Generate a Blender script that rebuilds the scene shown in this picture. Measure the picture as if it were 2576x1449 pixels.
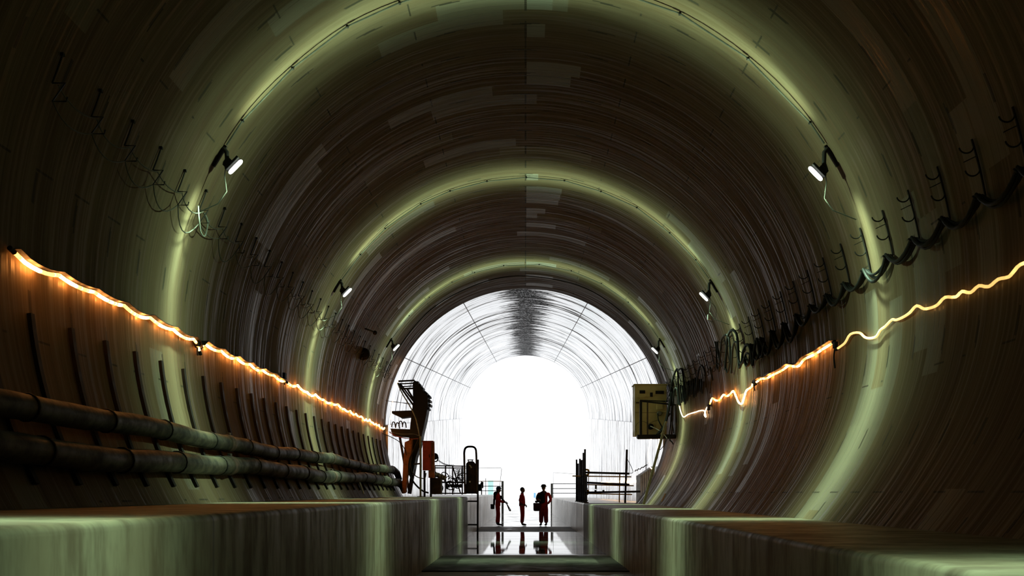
import bpy, bmesh, math, random
from mathutils import Vector, Matrix
random.seed(7)
D = bpy.data; SC = bpy.context.scene; COL = SC.collection
for o in list(D.objects): D.objects.remove(o)
PI = math.pi

# ------------------------------------------------------------------ camera
EYE = 1.48                       # eye height above the channel floor
F = 1932.0                       # focal length in pixels of the 2576x1449 frame
VX, VY = 1322.0, 1240.0          # vanishing point of the tunnel
cam_d = D.cameras.new('camera'); cam = D.objects.new('camera', cam_d); COL.objects.link(cam)
cam.location = (0, 0, EYE); cam.rotation_euler = (PI/2, 0, 0)
cam_d.sensor_width = 36.0; cam_d.lens = 36.0*F/2576
cam_d.shift_x = -(VX-1288)/2576; cam_d.shift_y = (VY-724.5)/2576
cam_d.clip_start = 0.05; cam_d.clip_end = 1500
cam_d.dof.use_dof = True; cam_d.dof.focus_distance = 30; cam_d.dof.aperture_fstop = 4.0
SC.camera = cam
SC.view_settings.view_transform = 'Standard'
try: SC.view_settings.look = 'None'
except Exception: pass
SC.view_settings.gamma = 1.0; SC.view_settings.exposure = 0.0
SC.view_settings.use_curve_mapping = False

# ------------------------------------------------------------------ daylight: an overexposed white sky outside the portal
SKY = 1.35
w = D.worlds.new('sky'); SC.world = w; w.use_nodes = True
bg = w.node_tree.nodes['Background']; bg.inputs[0].default_value = (0.97, 0.985, 1.0, 1); bg.inputs[1].default_value = SKY
pl = D.lights.new('portal_opening', 'AREA'); pl.shape = 'RECTANGLE'; pl.size = 9.6; pl.size_y = 11.6
pl.energy = 1.0; pl.cycles.is_portal = True
po = D.objects.new('portal_opening', pl); COL.objects.link(po)
po.location = (0, 58.3, 5.8); po.rotation_euler = (-PI/2, 0, 0)      # faces into the tunnel

# ------------------------------------------------------------------ tunnel numbers
R = 4.70; ZC = 2.157+EYE; YE = 25.8; YH = 58.0; YB = -9.0
W = 1.95; KL = EYE-0.13; KR = EYE-0.345
LAMP_Y = [3.55, 10.2, 16.6, 22.9]
LAMP_POWER = 5100.0

def at(px, py, y):               # frame pixel + true distance -> point in the place
    return Vector(((px-VX)*y/F, y, EYE-(py-VY)*y/F))
def inner_x(z, side):            # inner lining half-width at height z
    d = z-ZC
    if d < 0 and side > 0: return R-0.161*d*d
    return math.sqrt(max(R*R-d*d, 0.01))
def wall(z, side, y, off=0.0):   # point on the lining at height z, off metres in from it
    x = inner_x(z, side); n = Vector((-side*x, 0, ZC-z)).normalized()
    return Vector((side*x, y, z))+n*off
def ring(deg, y, off=0.0):       # point on the arch, deg from the crown, + to the right
    a = math.radians(deg); return Vector(((R-off)*math.sin(a), y, ZC+(R-off)*math.cos(a)))

# ------------------------------------------------------------------ node helpers
class N:
    nt = None
    def __init__(s, v): s.v = v
    @staticmethod
    def m(op, a, b=None, c=None):
        n = N.nt.nodes.new('ShaderNodeMath'); n.operation = op
        for i, q in enumerate((a, b, c)):
            if q is None: continue
            if isinstance(q, N): N.nt.links.new(q.v, n.inputs[i])
            else: n.inputs[i].default_value = q
        return N(n.outputs[0])
    def __add__(a, b): return N.m('ADD', a, b)
    __radd__ = __add__
    def __mul__(a, b): return N.m('MULTIPLY', a, b)
    __rmul__ = __mul__
    def __sub__(a, b): return N.m('SUBTRACT', a, b)
    def __rsub__(a, b): return N.m('SUBTRACT', b, a)
    def __truediv__(a, b): return N.m('DIVIDE', a, b)
    def floor(a): return N.m('FLOOR', a)
    def fract(a): return N.m('FRACT', a)
    def abs(a): return N.m('ABSOLUTE', a)
    def lt(a, b): return N.m('LESS_THAN', a, b)
    def gt(a, b): return N.m('GREATER_THAN', a, b)
    def pow(a, b): return N.m('POWER', a, b)
    def mn(a, b): return N.m('MINIMUM', a, b)
    def mx(a, b): return N.m('MAXIMUM', a, b)
    def ramp(a, lo, hi, o0=0.0, o1=1.0):
        n = N.nt.nodes.new('ShaderNodeMapRange'); n.interpolation_type = 'SMOOTHSTEP'
        N.nt.links.new(a.v, n.inputs['Value'])
        n.inputs['From Min'].default_value = lo; n.inputs['From Max'].default_value = hi
        n.inputs['To Min'].default_value = o0; n.inputs['To Max'].default_value = o1
        return N(n.outputs['Result'])
def vec(x, y, z=0.0):
    n = N.nt.nodes.new('ShaderNodeCombineXYZ')
    for i, q in enumerate((x, y, z)):
        if isinstance(q, N): N.nt.links.new(q.v, n.inputs[i])
        else: n.inputs[i].default_value = q
    return N(n.outputs[0])
def noise(v, scale=1.0, detail=3.0, rough=0.6):
    n = N.nt.nodes.new('ShaderNodeTexNoise'); N.nt.links.new(v.v, n.inputs['Vector'])
    n.inputs['Scale'].default_value = scale; n.inputs['Detail'].default_value = detail; n.inputs['Roughness'].default_value = rough
    return N(n.outputs['Fac'])
def white(v):
    n = N.nt.nodes.new('ShaderNodeTexWhiteNoise'); n.noise_dimensions = '2D'; N.nt.links.new(v.v, n.inputs['Vector'])
    return N(n.outputs['Value'])
def pos():
    g = N.nt.nodes.new('ShaderNodeNewGeometry'); s = N.nt.nodes.new('ShaderNodeSeparateXYZ')
    N.nt.links.new(g.outputs['Position'], s.inputs[0]); return [N(s.outputs[i]) for i in range(3)]
def opos():
    g = N.nt.nodes.new('ShaderNodeTexCoord'); s = N.nt.nodes.new('ShaderNodeSeparateXYZ')
    N.nt.links.new(g.outputs['Object'], s.inputs[0]); return [N(s.outputs[i]) for i in range(3)]
def mixc(f, a, b):
    n = N.nt.nodes.new('ShaderNodeMix'); n.data_type = 'RGBA'
    ins = [i for i in n.inputs if i.type == 'RGBA']
    if isinstance(f, N): N.nt.links.new(f.v, n.inputs[0])
    else: n.inputs[0].default_value = f
    for q, i in ((a, ins[0]), (b, ins[1])):
        if isinstance(q, N): N.nt.links.new(q.v, i)
        else: i.default_value = (*q, 1)
    return N([o for o in n.outputs if o.type == 'RGBA'][0])
def bump(h, strength=0.3, dist=0.02):
    n = N.nt.nodes.new('ShaderNodeBump'); N.nt.links.new(h.v, n.inputs['Height'])
    n.inputs['Strength'].default_value = strength; n.inputs['Distance'].default_value = dist
    return N(n.outputs[0])
def new_mat(name):
    m = D.materials.new(name); m.use_nodes = True; N.nt = m.node_tree
    return m, m.node_tree.nodes['Principled BSDF']
def put(b, key, v):
    if isinstance(v, N): N.nt.links.new(v.v, b.inputs[key])
    elif isinstance(v, tuple): b.inputs[key].default_value = (*v, 1)
    else: b.inputs[key].default_value = v

# ------------------------------------------------------------------ materials
M = {}
def grime(name, c1, c2, rough=0.6, metal=0.0, scale=6.0, bmp=0.15, spec=0.5):
    m, b = new_mat(name); x, y, z = opos()
    n = noise(vec(x, y, z), scale, 5, 0.65)
    f = n.ramp(0.35, 0.68)
    put(b, 'Base Color', mixc(f, c1, c2)); put(b, 'Roughness', n.ramp(0.3, 0.7, rough*0.8, min(1, rough*1.2)))
    put(b, 'Metallic', metal); b.inputs['Specular IOR Level'].default_value = spec
    if bmp: put(b, 'Normal', bump(n, bmp, 0.01))
    M[name] = m; return m
def lining_mat():
    m, b = new_mat('cast_lining_concrete'); x, y, z = pos()
    s = N.m('ARCTAN2', x, z-ZC)*R
    row = (y/0.33).floor()
    st1 = noise(vec(s*0.28, y*4.0), 1.0, 4, 0.6)
    st2 = noise(vec(s*0.22+3.1, y*22.0), 1.0, 4, 0.75)
    big = noise(vec(s*0.5, y*0.7, 4.0), 1.0, 4, 0.6)
    seg = ((s+white(vec(row, 7.3))*1.9)/1.85)
    tone = white(vec(row, seg.floor()))
    # smooth patched panels right beside the crown seam
    pat = s.gt(0.02)*(s-white(vec(row, 3.3))*0.7).lt(0.25)*white(vec(row, 9.1)).gt(0.70)
    # thin dark joints: short dashes round the ring and along the tunnel
    fy = (y/0.66+0.5).fract()
    du = (fy-0.5).abs().lt(0.028)
    sj = ((s+white(vec((y/0.66).floor(), 2.2))*0.25)/1.12).fract()
    dash = du*sj.lt(0.26)
    ss = (s/1.62+0.5).fract()
    lng = (ss-0.5).abs().lt(0.007)*(((y+0.2)/0.62).fract().lt(0.42))*(white(vec((s/1.62+0.5).floor(), (y/0.62).floor())).gt(0.35))
    seam = s.abs().lt(0.016)*((y/0.66).fract().lt(0.55))
    lead = dash.mx(lng).mx(seam)
    hair = ((y/0.165+noise(vec(s*0.5, y*0.0), 1.0, 2)*0.2).fract()-0.5).abs().lt(0.03)*noise(vec(s*0.9, y*3.0, 9.0), 1.0, 2).gt(0.5)
    base = mixc(st1.ramp(0.3, 0.7), (0.064, 0.042, 0.022), (0.100, 0.073, 0.043))
    base = mixc(st2.ramp(0.52, 0.78)*0.6, base, (0.040, 0.023, 0.012))
    base = mixc(big.ramp(0.35, 0.7)*0.35, base, (0.070, 0.035, 0.018))
    base = mixc(tone.gt(0.90)*0.4, base, (0.15, 0.135, 0.105))
    base = mixc(pat*0.7, base, (0.16, 0.145, 0.115))
    base = mixc(hair*0.45, base, (0.035, 0.026, 0.018))
    base = mixc(lead*0.88, base, (0.02, 0.018, 0.012))
    put(b, 'Base Color', base)
    rr = st2.ramp(0.36, 0.54, 0.30, 0.85) - tone.gt(0.93)*0.25 - pat*0.3
    put(b, 'Roughness', rr.mx(0.22))
    b.inputs['Specular IOR Level'].default_value = 0.36; b.inputs['Specular Tint'].default_value = (1.0, 0.70, 0.50, 1)
    put(b, 'Normal', bump(st2*0.5+st1*0.6+tone*0.35-lead*0.8, 0.25, 0.012))
    M['lining'] = m
def hood_mat():
    m, b = new_mat('polished_hood_lining'); x, y, z = pos()
    s = N.m('ARCTAN2', x, z-(EYE+2.3)-(y-26.0)*0.104)*4.75
    st1 = noise(vec(s*0.16, y*2.2), 1.0, 5, 0.7)
    st2 = noise(vec(s*0.30+5, y*9.0), 1.0, 4, 0.7)
    th = N.m('ARCTAN2', x, z-(EYE+2.3)-(y-26.0)*0.104)*(180/PI)
    j = ((th.abs()-27.0).abs().lt(0.17)).mx((th.abs()-61.0).abs().lt(0.17))
    jj = ((y/3.1).fract()-0.5).abs().lt(0.008)
    dark = (st1.ramp(0.52, 0.63)*0.8).mx(st2.ramp(0.56, 0.68)*0.75).mx(j*0.8).mx(jj*0.4)
    edge = noise(vec(s*0.35, y*3.2), 1.0, 6, 0.8)                  # dark band along the crown, ragged edge
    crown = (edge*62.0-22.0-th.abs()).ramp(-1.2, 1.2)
    crack = (noise(vec(s*6.0, y*1.2), 1.0, 5, 0.8)-0.5).abs().lt(0.004)
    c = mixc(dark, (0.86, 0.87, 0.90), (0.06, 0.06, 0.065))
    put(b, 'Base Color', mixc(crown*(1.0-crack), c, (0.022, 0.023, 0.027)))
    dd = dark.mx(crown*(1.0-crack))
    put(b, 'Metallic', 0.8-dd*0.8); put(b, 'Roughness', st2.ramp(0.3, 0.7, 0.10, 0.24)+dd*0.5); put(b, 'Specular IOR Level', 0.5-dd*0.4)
    put(b, 'Normal', bump(st1*0.5+st2*0.3, 0.22, 0.02))
    M['hood'] = m
def hoodwall_mat():
    m, b = new_mat('streaked_hood_wall'); x, y, z = pos()
    st = noise(vec(z*0.25, y*2.8), 1.0, 5, 0.8)
    st2 = noise(vec(z*0.6, y*7.0, 2.0), 1.0, 4, 0.8)
    dark = (st.ramp(0.52, 0.68)*0.85).mx(st2.ramp(0.58, 0.72)*0.7)
    put(b, 'Base Color', mixc(dark, (0.92, 0.92, 0.93), (0.11, 0.10, 0.10)))
    put(b, 'Metallic', 0.7-dark*0.7); put(b, 'Roughness', st.ramp(0.3, 0.7, 0.14, 0.30)+dark*0.4); put(b, 'Specular IOR Level', 0.5-dark*0.4)
    put(b, 'Normal', bump(st+st2*0.4, 0.3, 0.02))
    M['hoodwall'] = m
def kerb_mat():
    m, b = new_mat('kerb_concrete'); x, y, z = pos()
    st = noise(vec(z*0.8, y*5.0, x*2.0), 1.0, 5, 0.7)
    big = noise(vec(x, y*0.6, z), 1.0, 3, 0.6)
    jn = ((y/3.2).fract()-0.5).abs().lt(0.004)
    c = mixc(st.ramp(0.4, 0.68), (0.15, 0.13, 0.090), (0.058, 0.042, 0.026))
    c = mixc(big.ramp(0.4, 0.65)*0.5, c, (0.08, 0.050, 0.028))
    c = mixc(jn*0.7, c, (0.04, 0.035, 0.03))
    put(b, 'Base Color', c); put(b, 'Roughness', st.ramp(0.3, 0.7, 0.45, 0.7)); b.inputs['Specular IOR Level'].default_value = 0.3
    put(b, 'Normal', bump(st, 0.15, 0.01))
    M['kerb'] = m
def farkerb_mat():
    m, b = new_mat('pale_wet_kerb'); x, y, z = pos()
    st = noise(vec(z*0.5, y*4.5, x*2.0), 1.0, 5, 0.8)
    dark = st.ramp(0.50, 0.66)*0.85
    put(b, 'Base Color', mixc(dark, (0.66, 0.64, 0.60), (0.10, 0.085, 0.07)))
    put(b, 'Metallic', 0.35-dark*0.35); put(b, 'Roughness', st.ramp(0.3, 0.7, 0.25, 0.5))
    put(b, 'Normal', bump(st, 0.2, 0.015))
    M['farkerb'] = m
def floor_mat():
    m, b = new_mat('wet_channel_floor'); x, y, z = pos()
    n = noise(vec(x*0.55, y*2.4), 1.0, 4, 0.65)
    n2 = noise(vec(x*1.5, y*0.9, 3.0), 1.0, 3, 0.6)
    pool = y.ramp(18.0, 18.7)*(1.0-y.ramp(28.8, 29.6))
    far = y.ramp(33.2, 33.9)
    near = (1.0-y.ramp(13.6, 14.2))
    wet = (pool*n.ramp(0.22, 0.30)).mx(far*n.ramp(0.36, 0.44)).mx(near*n2.ramp(0.5, 0.58)).mx(n.ramp(0.66, 0.7))
    jn = ((y/1.5).fract()-0.5).abs().lt(0.012)
    wet = wet*(1.0-jn)
    put(b, 'Base Color', mixc(wet, mixc(n2.ramp(0.3, 0.7), (0.20, 0.18, 0.14), (0.10, 0.09, 0.075)), (0.05, 0.045, 0.04)))
    put(b, 'Roughness', 0.72-wet*0.69); b.inputs['Specular IOR Level'].default_value = 0.5
    rip = noise(vec(x*0.8, y*5.0, 1.0), 1.0, 3, 0.5)
    put(b, 'Normal', bump(rip+n*(1.0-wet)*2.0, 0.06, 0.01))
    M['floor'] = m
lining_mat(); hood_mat(); hoodwall_mat(); kerb_mat(); farkerb_mat(); floor_mat()
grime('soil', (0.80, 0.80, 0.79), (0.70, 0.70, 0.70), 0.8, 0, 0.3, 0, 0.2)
grime('dark_slab', (0.034, 0.028, 0.019), (0.014, 0.011, 0.008), 0.8, 0, 1.5, 0.1, 0.2)
grime('black_steel', (0.008, 0.007, 0.006), (0.018, 0.013, 0.010), 0.6, 0.1, 6.0, 0.1, 0.25)
grime('rusty_steel', (0.07, 0.035, 0.02), (0.03, 0.02, 0.015), 0.7, 0.2)
grime('rubber', (0.006, 0.006, 0.006), (0.010, 0.009, 0.008), 0.6, 0, 6.0, 0.1, 0.2)
grime('dark_wire', (0.03, 0.028, 0.02), (0.05, 0.045, 0.03), 0.6, 0)
grime('dusty_pipe', (0.050, 0.040, 0.024), (0.008, 0.006, 0.004), 0.6, 0, 4.5, 0.6, 0.3)
grime('grey_steel', (0.22, 0.24, 0.2), (0.12, 0.12, 0.10), 0.5, 0.4)
grime('red_paint', (0.50, 0.03, 0.015), (0.32, 0.02, 0.012), 0.5)
grime('orange_paint', (0.48, 0.13, 0.03), (0.22, 0.06, 0.02), 0.6)
grime('yellow_paint', (0.75, 0.42, 0.02), (0.5, 0.25, 0.02), 0.5)
grime('cream_paint', (0.62, 0.52, 0.24), (0.5, 0.40, 0.17), 0.5, 0, 2.0, 0.05)
grime('timber', (0.13, 0.085, 0.035), (0.08, 0.05, 0.02), 0.7)
grime('white_board', (0.72, 0.72, 0.70), (0.5, 0.5, 0.5), 0.5)
grime('coverall', (0.62, 0.035, 0.02), (0.45, 0.02, 0.012), 0.85, 0, 9.0, 0.4, 0.1)
grime('black_cloth', (0.012, 0.012, 0.014), (0.02, 0.02, 0.022), 0.9, 0, 9.0, 0.3, 0.1)
grime('skin', (0.20, 0.10, 0.06), (0.17, 0.085, 0.05), 0.6, 0, 4, 0.05)
grime('hair', (0.01, 0.009, 0.008), (0.015, 0.012, 0.01), 0.7)
grime('blue_helmet', (0.02, 0.06, 0.16), (0.02, 0.05, 0.12), 0.35, 0, 2, 0)
grime('dark_helmet', (0.03, 0.035, 0.04), (0.02, 0.025, 0.03), 0.4, 0, 2, 0)
grime('green_glass', (0.10, 0.12, 0.08), (0.14, 0.15, 0.1), 0.3, 0, 5, 0)
grime('pale_teal', (0.45, 0.80, 0.76), (0.55, 0.82, 0.8), 0.7, 0, 1.0, 0, 0.1)
grime('sky_blue', (0.25, 0.55, 0.85), (0.3, 0.6, 0.85), 0.7, 0, 1.0, 0, 0.1)
grime('tyre_white', (0.65, 0.64, 0.6), (0.4, 0.38, 0.35), 0.5)
grime('red_cable', (0.45, 0.05, 0.03), (0.3, 0.04, 0.03), 0.5)
def glow(name, col, strength, vary=0.0, freq=2.0):
    m, b = new_mat(name); put(b, 'Base Color', (0.8, 0.75, 0.6)); put(b, 'Emission Color', col)
    if vary:
        x, y, z = pos(); n = noise(vec(0.0, y*freq, 0.0), 1.0, 3, 0.7).ramp(0.46, 0.64, 1-vary, 1+vary*2.6)
        put(b, 'Emission Strength', n*strength)
    else: put(b, 'Emission Strength', strength)
    M[name] = m
glow('lamp_lens', (0.93, 1.0, 0.95), 4.0)
glow('rope_bright', (1.0, 0.36, 0.075), 24.0, 0.8, 3.4)
glow('rope_dim', (1.0, 0.56, 0.16), 1.7, 0.3, 1.5)
glow('rope_far', (1.0, 0.62, 0.32), 9.0, 0.3, 2.0)

# ------------------------------------------------------------------ mesh builder
class MB:
    def __init__(s): s.v = []; s.f = []
    def add(s, vs, fs):
        k = len(s.v); s.v += [Vector(q) for q in vs]; s.f += [tuple(i+k for i in f) for f in fs]; return s
    def box(s, c, size, rot=None):
        hx, hy, hz = [q/2 for q in size]; c = Vector(c)
        vs = [Vector((a*hx, b*hy, d*hz)) for a in (-1, 1) for b in (-1, 1) for d in (-1, 1)]
        if rot is not None: vs = [rot @ q for q in vs]
        return s.add([c+q for q in vs], [(0,1,3,2),(4,6,7,5),(0,4,5,1),(2,3,7,6),(0,2,6,4),(1,5,7,3)])
    def bev(s, c, size, r=0.01, rot=None):
        hx, hy, hz = [q/2 for q in size]; r = min(r, hx*.9, hy*.9, hz*.9)
        bm = bmesh.new(); bmesh.ops.create_cube(bm, size=1)
        for q in bm.verts: q.co = Vector((q.co.x*2*hx, q.co.y*2*hy, q.co.z*2*hz))
        bmesh.ops.bevel(bm, geom=list(bm.edges), offset=r, segments=2, affect='EDGES', profile=0.7)
        vs = [q.co.copy() for q in bm.verts]; bm.verts.index_update()
        fs = [tuple(q.index for q in f.verts) for f in bm.faces]; bm.free()
        if rot is not None: vs = [rot @ q for q in vs]
        c = Vector(c); return s.add([c+q for q in vs], fs)
    def bar(s, a, b, w, h=None, up=(0, 0, 1)):          # square-section bar
        a = Vector(a); b = Vector(b); h = h or w; d = (b-a); L = d.length; d.normalize()
        up = Vector(up); x = d.cross(up)
        if x.length < 1e-4: x = d.cross(Vector((0, 1, 0)))
        x.normalize(); z = x.cross(d)
        r = Matrix((x, d, z)).transposed()
        return s.box((a+b)/2, (w, L, h), r)
    def tube(s, pts, r, n=8, cap=True, closed=False):
        pts = [Vector(p) for p in pts]; m = len(pts); rs = r if isinstance(r, (list, tuple)) else [r]*m
        t0 = (pts[1]-pts[0]).normalized(); up = Vector((0, 0, 1)) if abs(t0.z) < 0.9 else Vector((1, 0, 0))
        x = t0.cross(up).normalized(); k = len(s.v)
        for i, p in enumerate(pts):
            if closed: t = (pts[(i+1) % m]-pts[i-1])
            else: t = (pts[min(i+1, m-1)]-pts[max(i-1, 0)])
            t = t.normalized() if t.length > 1e-9 else t0
            x = (x-t*x.dot(t)); x = x.normalized() if x.length > 1e-6 else t.orthogonal().normalized()
            y = t.cross(x)
            for j in range(n):
                a = 2*PI*j/n; s.v.append(p+(x*math.cos(a)+y*math.sin(a))*rs[i])
        for i in range(m if closed else m-1):
            i2 = (i+1) % m
            for j in range(n):
                j2 = (j+1) % n; s.f.append((k+i*n+j, k+i*n+j2, k+i2*n+j2, k+i2*n+j))
        if cap and not closed:
            s.f.append(tuple(k+j for j in reversed(range(n)))); s.f.append(tuple(k+(m-1)*n+j for j in range(n)))
        return s
    def cyl(s, a, b, r, n=14, r2=None): return s.tube([a, b], [r, r if r2 is None else r2], n)
    def lathe(s, c, prof, n=20, axis=(0, 0, 1)):
        c = Vector(c); ax = Vector(axis).normalized(); x = ax.orthogonal().normalized(); y = ax.cross(x); k = len(s.v)
        for (r, h) in prof:
            for j in range(n):
                a = 2*PI*j/n; s.v.append(c+ax*h+(x*math.cos(a)+y*math.sin(a))*r)
        for i in range(len(prof)-1):
            for j in range(n):
                j2 = (j+1) % n; s.f.append((k+i*n+j, k+i*n+j2, k+(i+1)*n+j2, k+(i+1)*n+j))
        s.f.append(tuple(k+j for j in reversed(range(n)))); s.f.append(tuple(k+(len(prof)-1)*n+j for j in range(n)))
        return s
    def prism(s, poly, y0, y1):                          # poly in (x, z), extruded along y
        n = len(poly); vs = [(x, y0, z) for x, z in poly]+[(x, y1, z) for x, z in poly]
        return s.add(vs, [tuple(range(n)), tuple(reversed(range(n, 2*n)))]+[(i, i+n, (i+1) % n+n, (i+1) % n) for i in range(n)])
    def ball(s, c, rx, ry=None, rz=None, n=14, m=9, rot=None):
        ry = ry or rx; rz = rz or rx; c = Vector(c); k = len(s.v)
        for i in range(m+1):
            t = PI*i/m
            for j in range(n):
                a = 2*PI*j/n; q = Vector((rx*math.sin(t)*math.cos(a), ry*math.sin(t)*math.sin(a), rz*math.cos(t)))
                if rot is not None: q = rot @ q
                s.v.append(c+q)
        for i in range(m):
            for j in range(n):
                j2 = (j+1) % n; s.f.append((k+i*n+j, k+(i+1)*n+j, k+(i+1)*n+j2, k+i*n+j2))
        return s
    def build(s, name, mat, parent=None, smooth=False, origin=None, bevel=0.0):
        if parent is not None: o0 = Vector(parent['_o'])
        elif origin is not None: o0 = Vector(origin)
        else:
            xs = [q.x for q in s.v]; ys = [q.y for q in s.v]; zs = [q.z for q in s.v]
            o0 = Vector(((min(xs)+max(xs))/2, (min(ys)+max(ys))/2, min(zs)))
        me = D.meshes.new(name); me.from_pydata([tuple(q-o0) for q in s.v], [], s.f); me.validate()
        bm = bmesh.new(); bm.from_mesh(me); bmesh.ops.remove_doubles(bm, verts=bm.verts, dist=1e-5)
        bmesh.ops.recalc_face_normals(bm, faces=bm.faces); bm.to_mesh(me); bm.free()
        me.materials.append(M[mat] if isinstance(mat, str) else mat)
        if smooth:
            me.polygons.foreach_set('use_smooth', [True]*len(me.polygons))
            try: me.set_sharp_from_angle(angle=math.radians(50))
            except Exception: pass
        o = D.objects.new(name, me); COL.objects.link(o); o['_o'] = tuple(o0)
        if parent is not None:
            o.parent = parent
        else: o.location = o0
        if bevel:
            md = o.modifiers.new('edge', 'BEVEL'); md.width = bevel; md.segments = 2; md.limit_method = 'ANGLE'
        return o
def tag(o, label, cat, group=None, kind=None):
    o['label'] = label; o['category'] = cat
    if group: o['group'] = group
    if kind: o['kind'] = kind
    return o
def empty(name, loc, label, cat, group=None):
    o = D.objects.new(name, None); COL.objects.link(o); o.location = loc; o['_o'] = tuple(loc); o.empty_display_size = 0.1
    return tag(o, label, cat, group)
def struct(o): o['kind'] = 'structure'; return o
def dup(root, delta, label, group=None):
    r = root.copy(); COL.objects.link(r); r.location = Vector(root.location)+Vector(delta); r['label'] = label
    if group: r['group'] = group
    for ch in list(root.children):
        c = ch.copy(); COL.objects.link(c); c.parent = r
        for g in ch.children:
            d = g.copy(); COL.objects.link(d); d.parent = c
    return r

# ------------------------------------------------------------------ the setting
def extrude_profile(prof, ys, th=0.3, zf=None, centre=None):
    """open profile [(x,z)] swept through ys, closed shell of thickness th going outwards"""
    mb = MB(); n = len(prof); cx, cz = centre
    def outp(p):
        d = Vector((p[0]-cx, p[1]-cz)).normalized(); return (p[0]+d.x*th, p[1]+d.y*th)
    loop = list(prof)+[outp(p) for p in reversed(prof)]
    L = len(loop)
    for y in ys:
        dz = zf(y) if zf else 0
        mb.v += [Vector((x, y, z+dz)) for x, z in loop]
    for i in range(len(ys)-1):
        for j in range(L):
            j2 = (j+1) % L; mb.f.append((i*L+j, i*L+j2, (i+1)*L+j2, (i+1)*L+j))
    mb.f.append(tuple(range(L))); mb.f.append(tuple(reversed([(len(ys)-1)*L+j for j in range(L)])))
    return mb
ysn = [YB+(YE-YB)*i/40 for i in range(41)]
arc = [(R*math.sin(math.radians(a)), ZC+R*math.cos(math.radians(a))) for a in range(-90, 91, 3)]
struct(extrude_profile(arc, ysn, centre=(0, ZC)).build('ceiling', 'lining', smooth=True))
lw = [(-inner_x(ZC-d*0.2, -1), ZC-d*0.2) for d in range(0, 15)]
rw = [(inner_x(ZC-d*0.2, 1), ZC-d*0.2) for d in range(0, 15)]
struct(extrude_profile(lw, ysn, centre=(0, ZC+1)).build('wall_left', 'lining', smooth=True))
struct(extrude_profile(rw, ysn, centre=(0, ZC+1)).build('wall_right', 'lining', smooth=True))
struct(MB().box((0, YB-0.15, 4), (10.4, 0.3, 10.6)).build('wall_back', 'lining'))
# bright hood beyond: an arch that rises towards the portal on plain vertical walls
rise = lambda y: (y-26.0)*0.104
HS = EYE+2.3
ysh = [YE+0.01+(YH-YE-0.01)*i/16 for i in range(17)]
harc = [(4.75*math.sin(math.radians(a)), HS+4.75*math.cos(math.radians(a))) for a in range(-90, 91, 3)]
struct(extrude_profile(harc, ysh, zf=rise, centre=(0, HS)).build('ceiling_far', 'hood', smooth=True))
for s, nm in ((-1, 'wall_far_left'), (1, 'wall_far_right')):
    mb = MB()
    for i in range(len(ysh)-1):
        y0, y1 = ysh[i], ysh[i+1]
        vs = []
        for y in (y0, y1):
            zt = HS+rise(y)
            vs += [(s*4.62, y, 0), (s*4.62, y, zt), (s*4.95, y, zt), (s*4.95, y, 0)]
        mb.add(vs, [(0,1,5,4),(1,2,6,5),(2,3,7,6),(3,0,4,7)]+([(0,3,2,1)] if i == 0 else [])+([(4,5,6,7)] if i == len(ysh)-2 else []))
    struct(mb.build(nm, 'hoodwall'))
# channel floor, with the lower step where the puddle starts
struct(MB().box((0, (YB+62)/2, -0.15), (2*W+5.6, 62-YB, 0.3)).build('floor', 'floor'))
struct(MB().prism([(-W, 0.0), (W, 0.0), (W, 0.022), (-W, 0.022)], 14.4, 17.7).build('trim_3', 'dark_slab', bevel=0.006))
struct(MB().box((0, 260, -0.25), (500, 396, 0.3)).build('floor_outside', 'soil'))
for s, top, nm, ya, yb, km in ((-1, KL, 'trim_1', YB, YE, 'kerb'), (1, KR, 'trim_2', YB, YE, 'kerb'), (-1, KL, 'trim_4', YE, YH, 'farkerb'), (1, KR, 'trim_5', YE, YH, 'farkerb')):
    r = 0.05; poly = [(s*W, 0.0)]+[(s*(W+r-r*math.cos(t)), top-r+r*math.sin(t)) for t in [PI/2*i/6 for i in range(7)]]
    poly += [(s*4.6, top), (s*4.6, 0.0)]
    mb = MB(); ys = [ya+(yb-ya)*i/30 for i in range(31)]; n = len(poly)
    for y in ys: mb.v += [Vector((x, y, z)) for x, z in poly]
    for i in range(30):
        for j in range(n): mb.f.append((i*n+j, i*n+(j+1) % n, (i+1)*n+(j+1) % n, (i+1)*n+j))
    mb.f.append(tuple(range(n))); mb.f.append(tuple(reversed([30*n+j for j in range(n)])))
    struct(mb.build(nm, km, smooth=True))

# ------------------------------------------------------------------ wall lamps
def lamp_light(p, y):
    L = D.lights.new('lamp_light', 'POINT'); L.energy = LAMP_POWER; L.shadow_soft_size = 0.10
    L.color = (0.61, 1.0, 0.66); L.use_nodes = True; nt = L.node_tree; N.nt = nt
    em = [n for n in nt.nodes if n.type == 'EMISSION'][0]
    tc = nt.nodes.new('ShaderNodeTexCoord'); sp = nt.nodes.new('ShaderNodeSeparateXYZ'); nt.links.new(tc.outputs['Normal'], sp.inputs[0])
    ny = N(sp.outputs[1])
    a = N.m('EXPONENT', (ny/0.094)*(ny/0.094)*-1.0); b = N.m('EXPONENT', (ny/0.22)*(ny/0.22)*-1.0)
    nx = N(sp.outputs[0]); nz = N(sp.outputs[2])                  # optics throw across the tunnel, less along the wall
    dt = nx*(-math.copysign(0.854, p.x))-nz*0.52
    st = (a*0.84+b*(0.04 if y > 5 else 0.0))*(1.0 if y > 5 else 1.1)*((dt+0.62)*0.56).mx(0.0)
    nt.links.new(st.v, em.inputs['Strength'])
    o = D.objects.new('lamp_light', L); COL.objects.link(o); return o
places = {0: 'nearest, just outside the picture', 1: 'largest and nearest in view', 2: 'middle one of its side', 3: 'farthest, close to the bright portal'}
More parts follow.
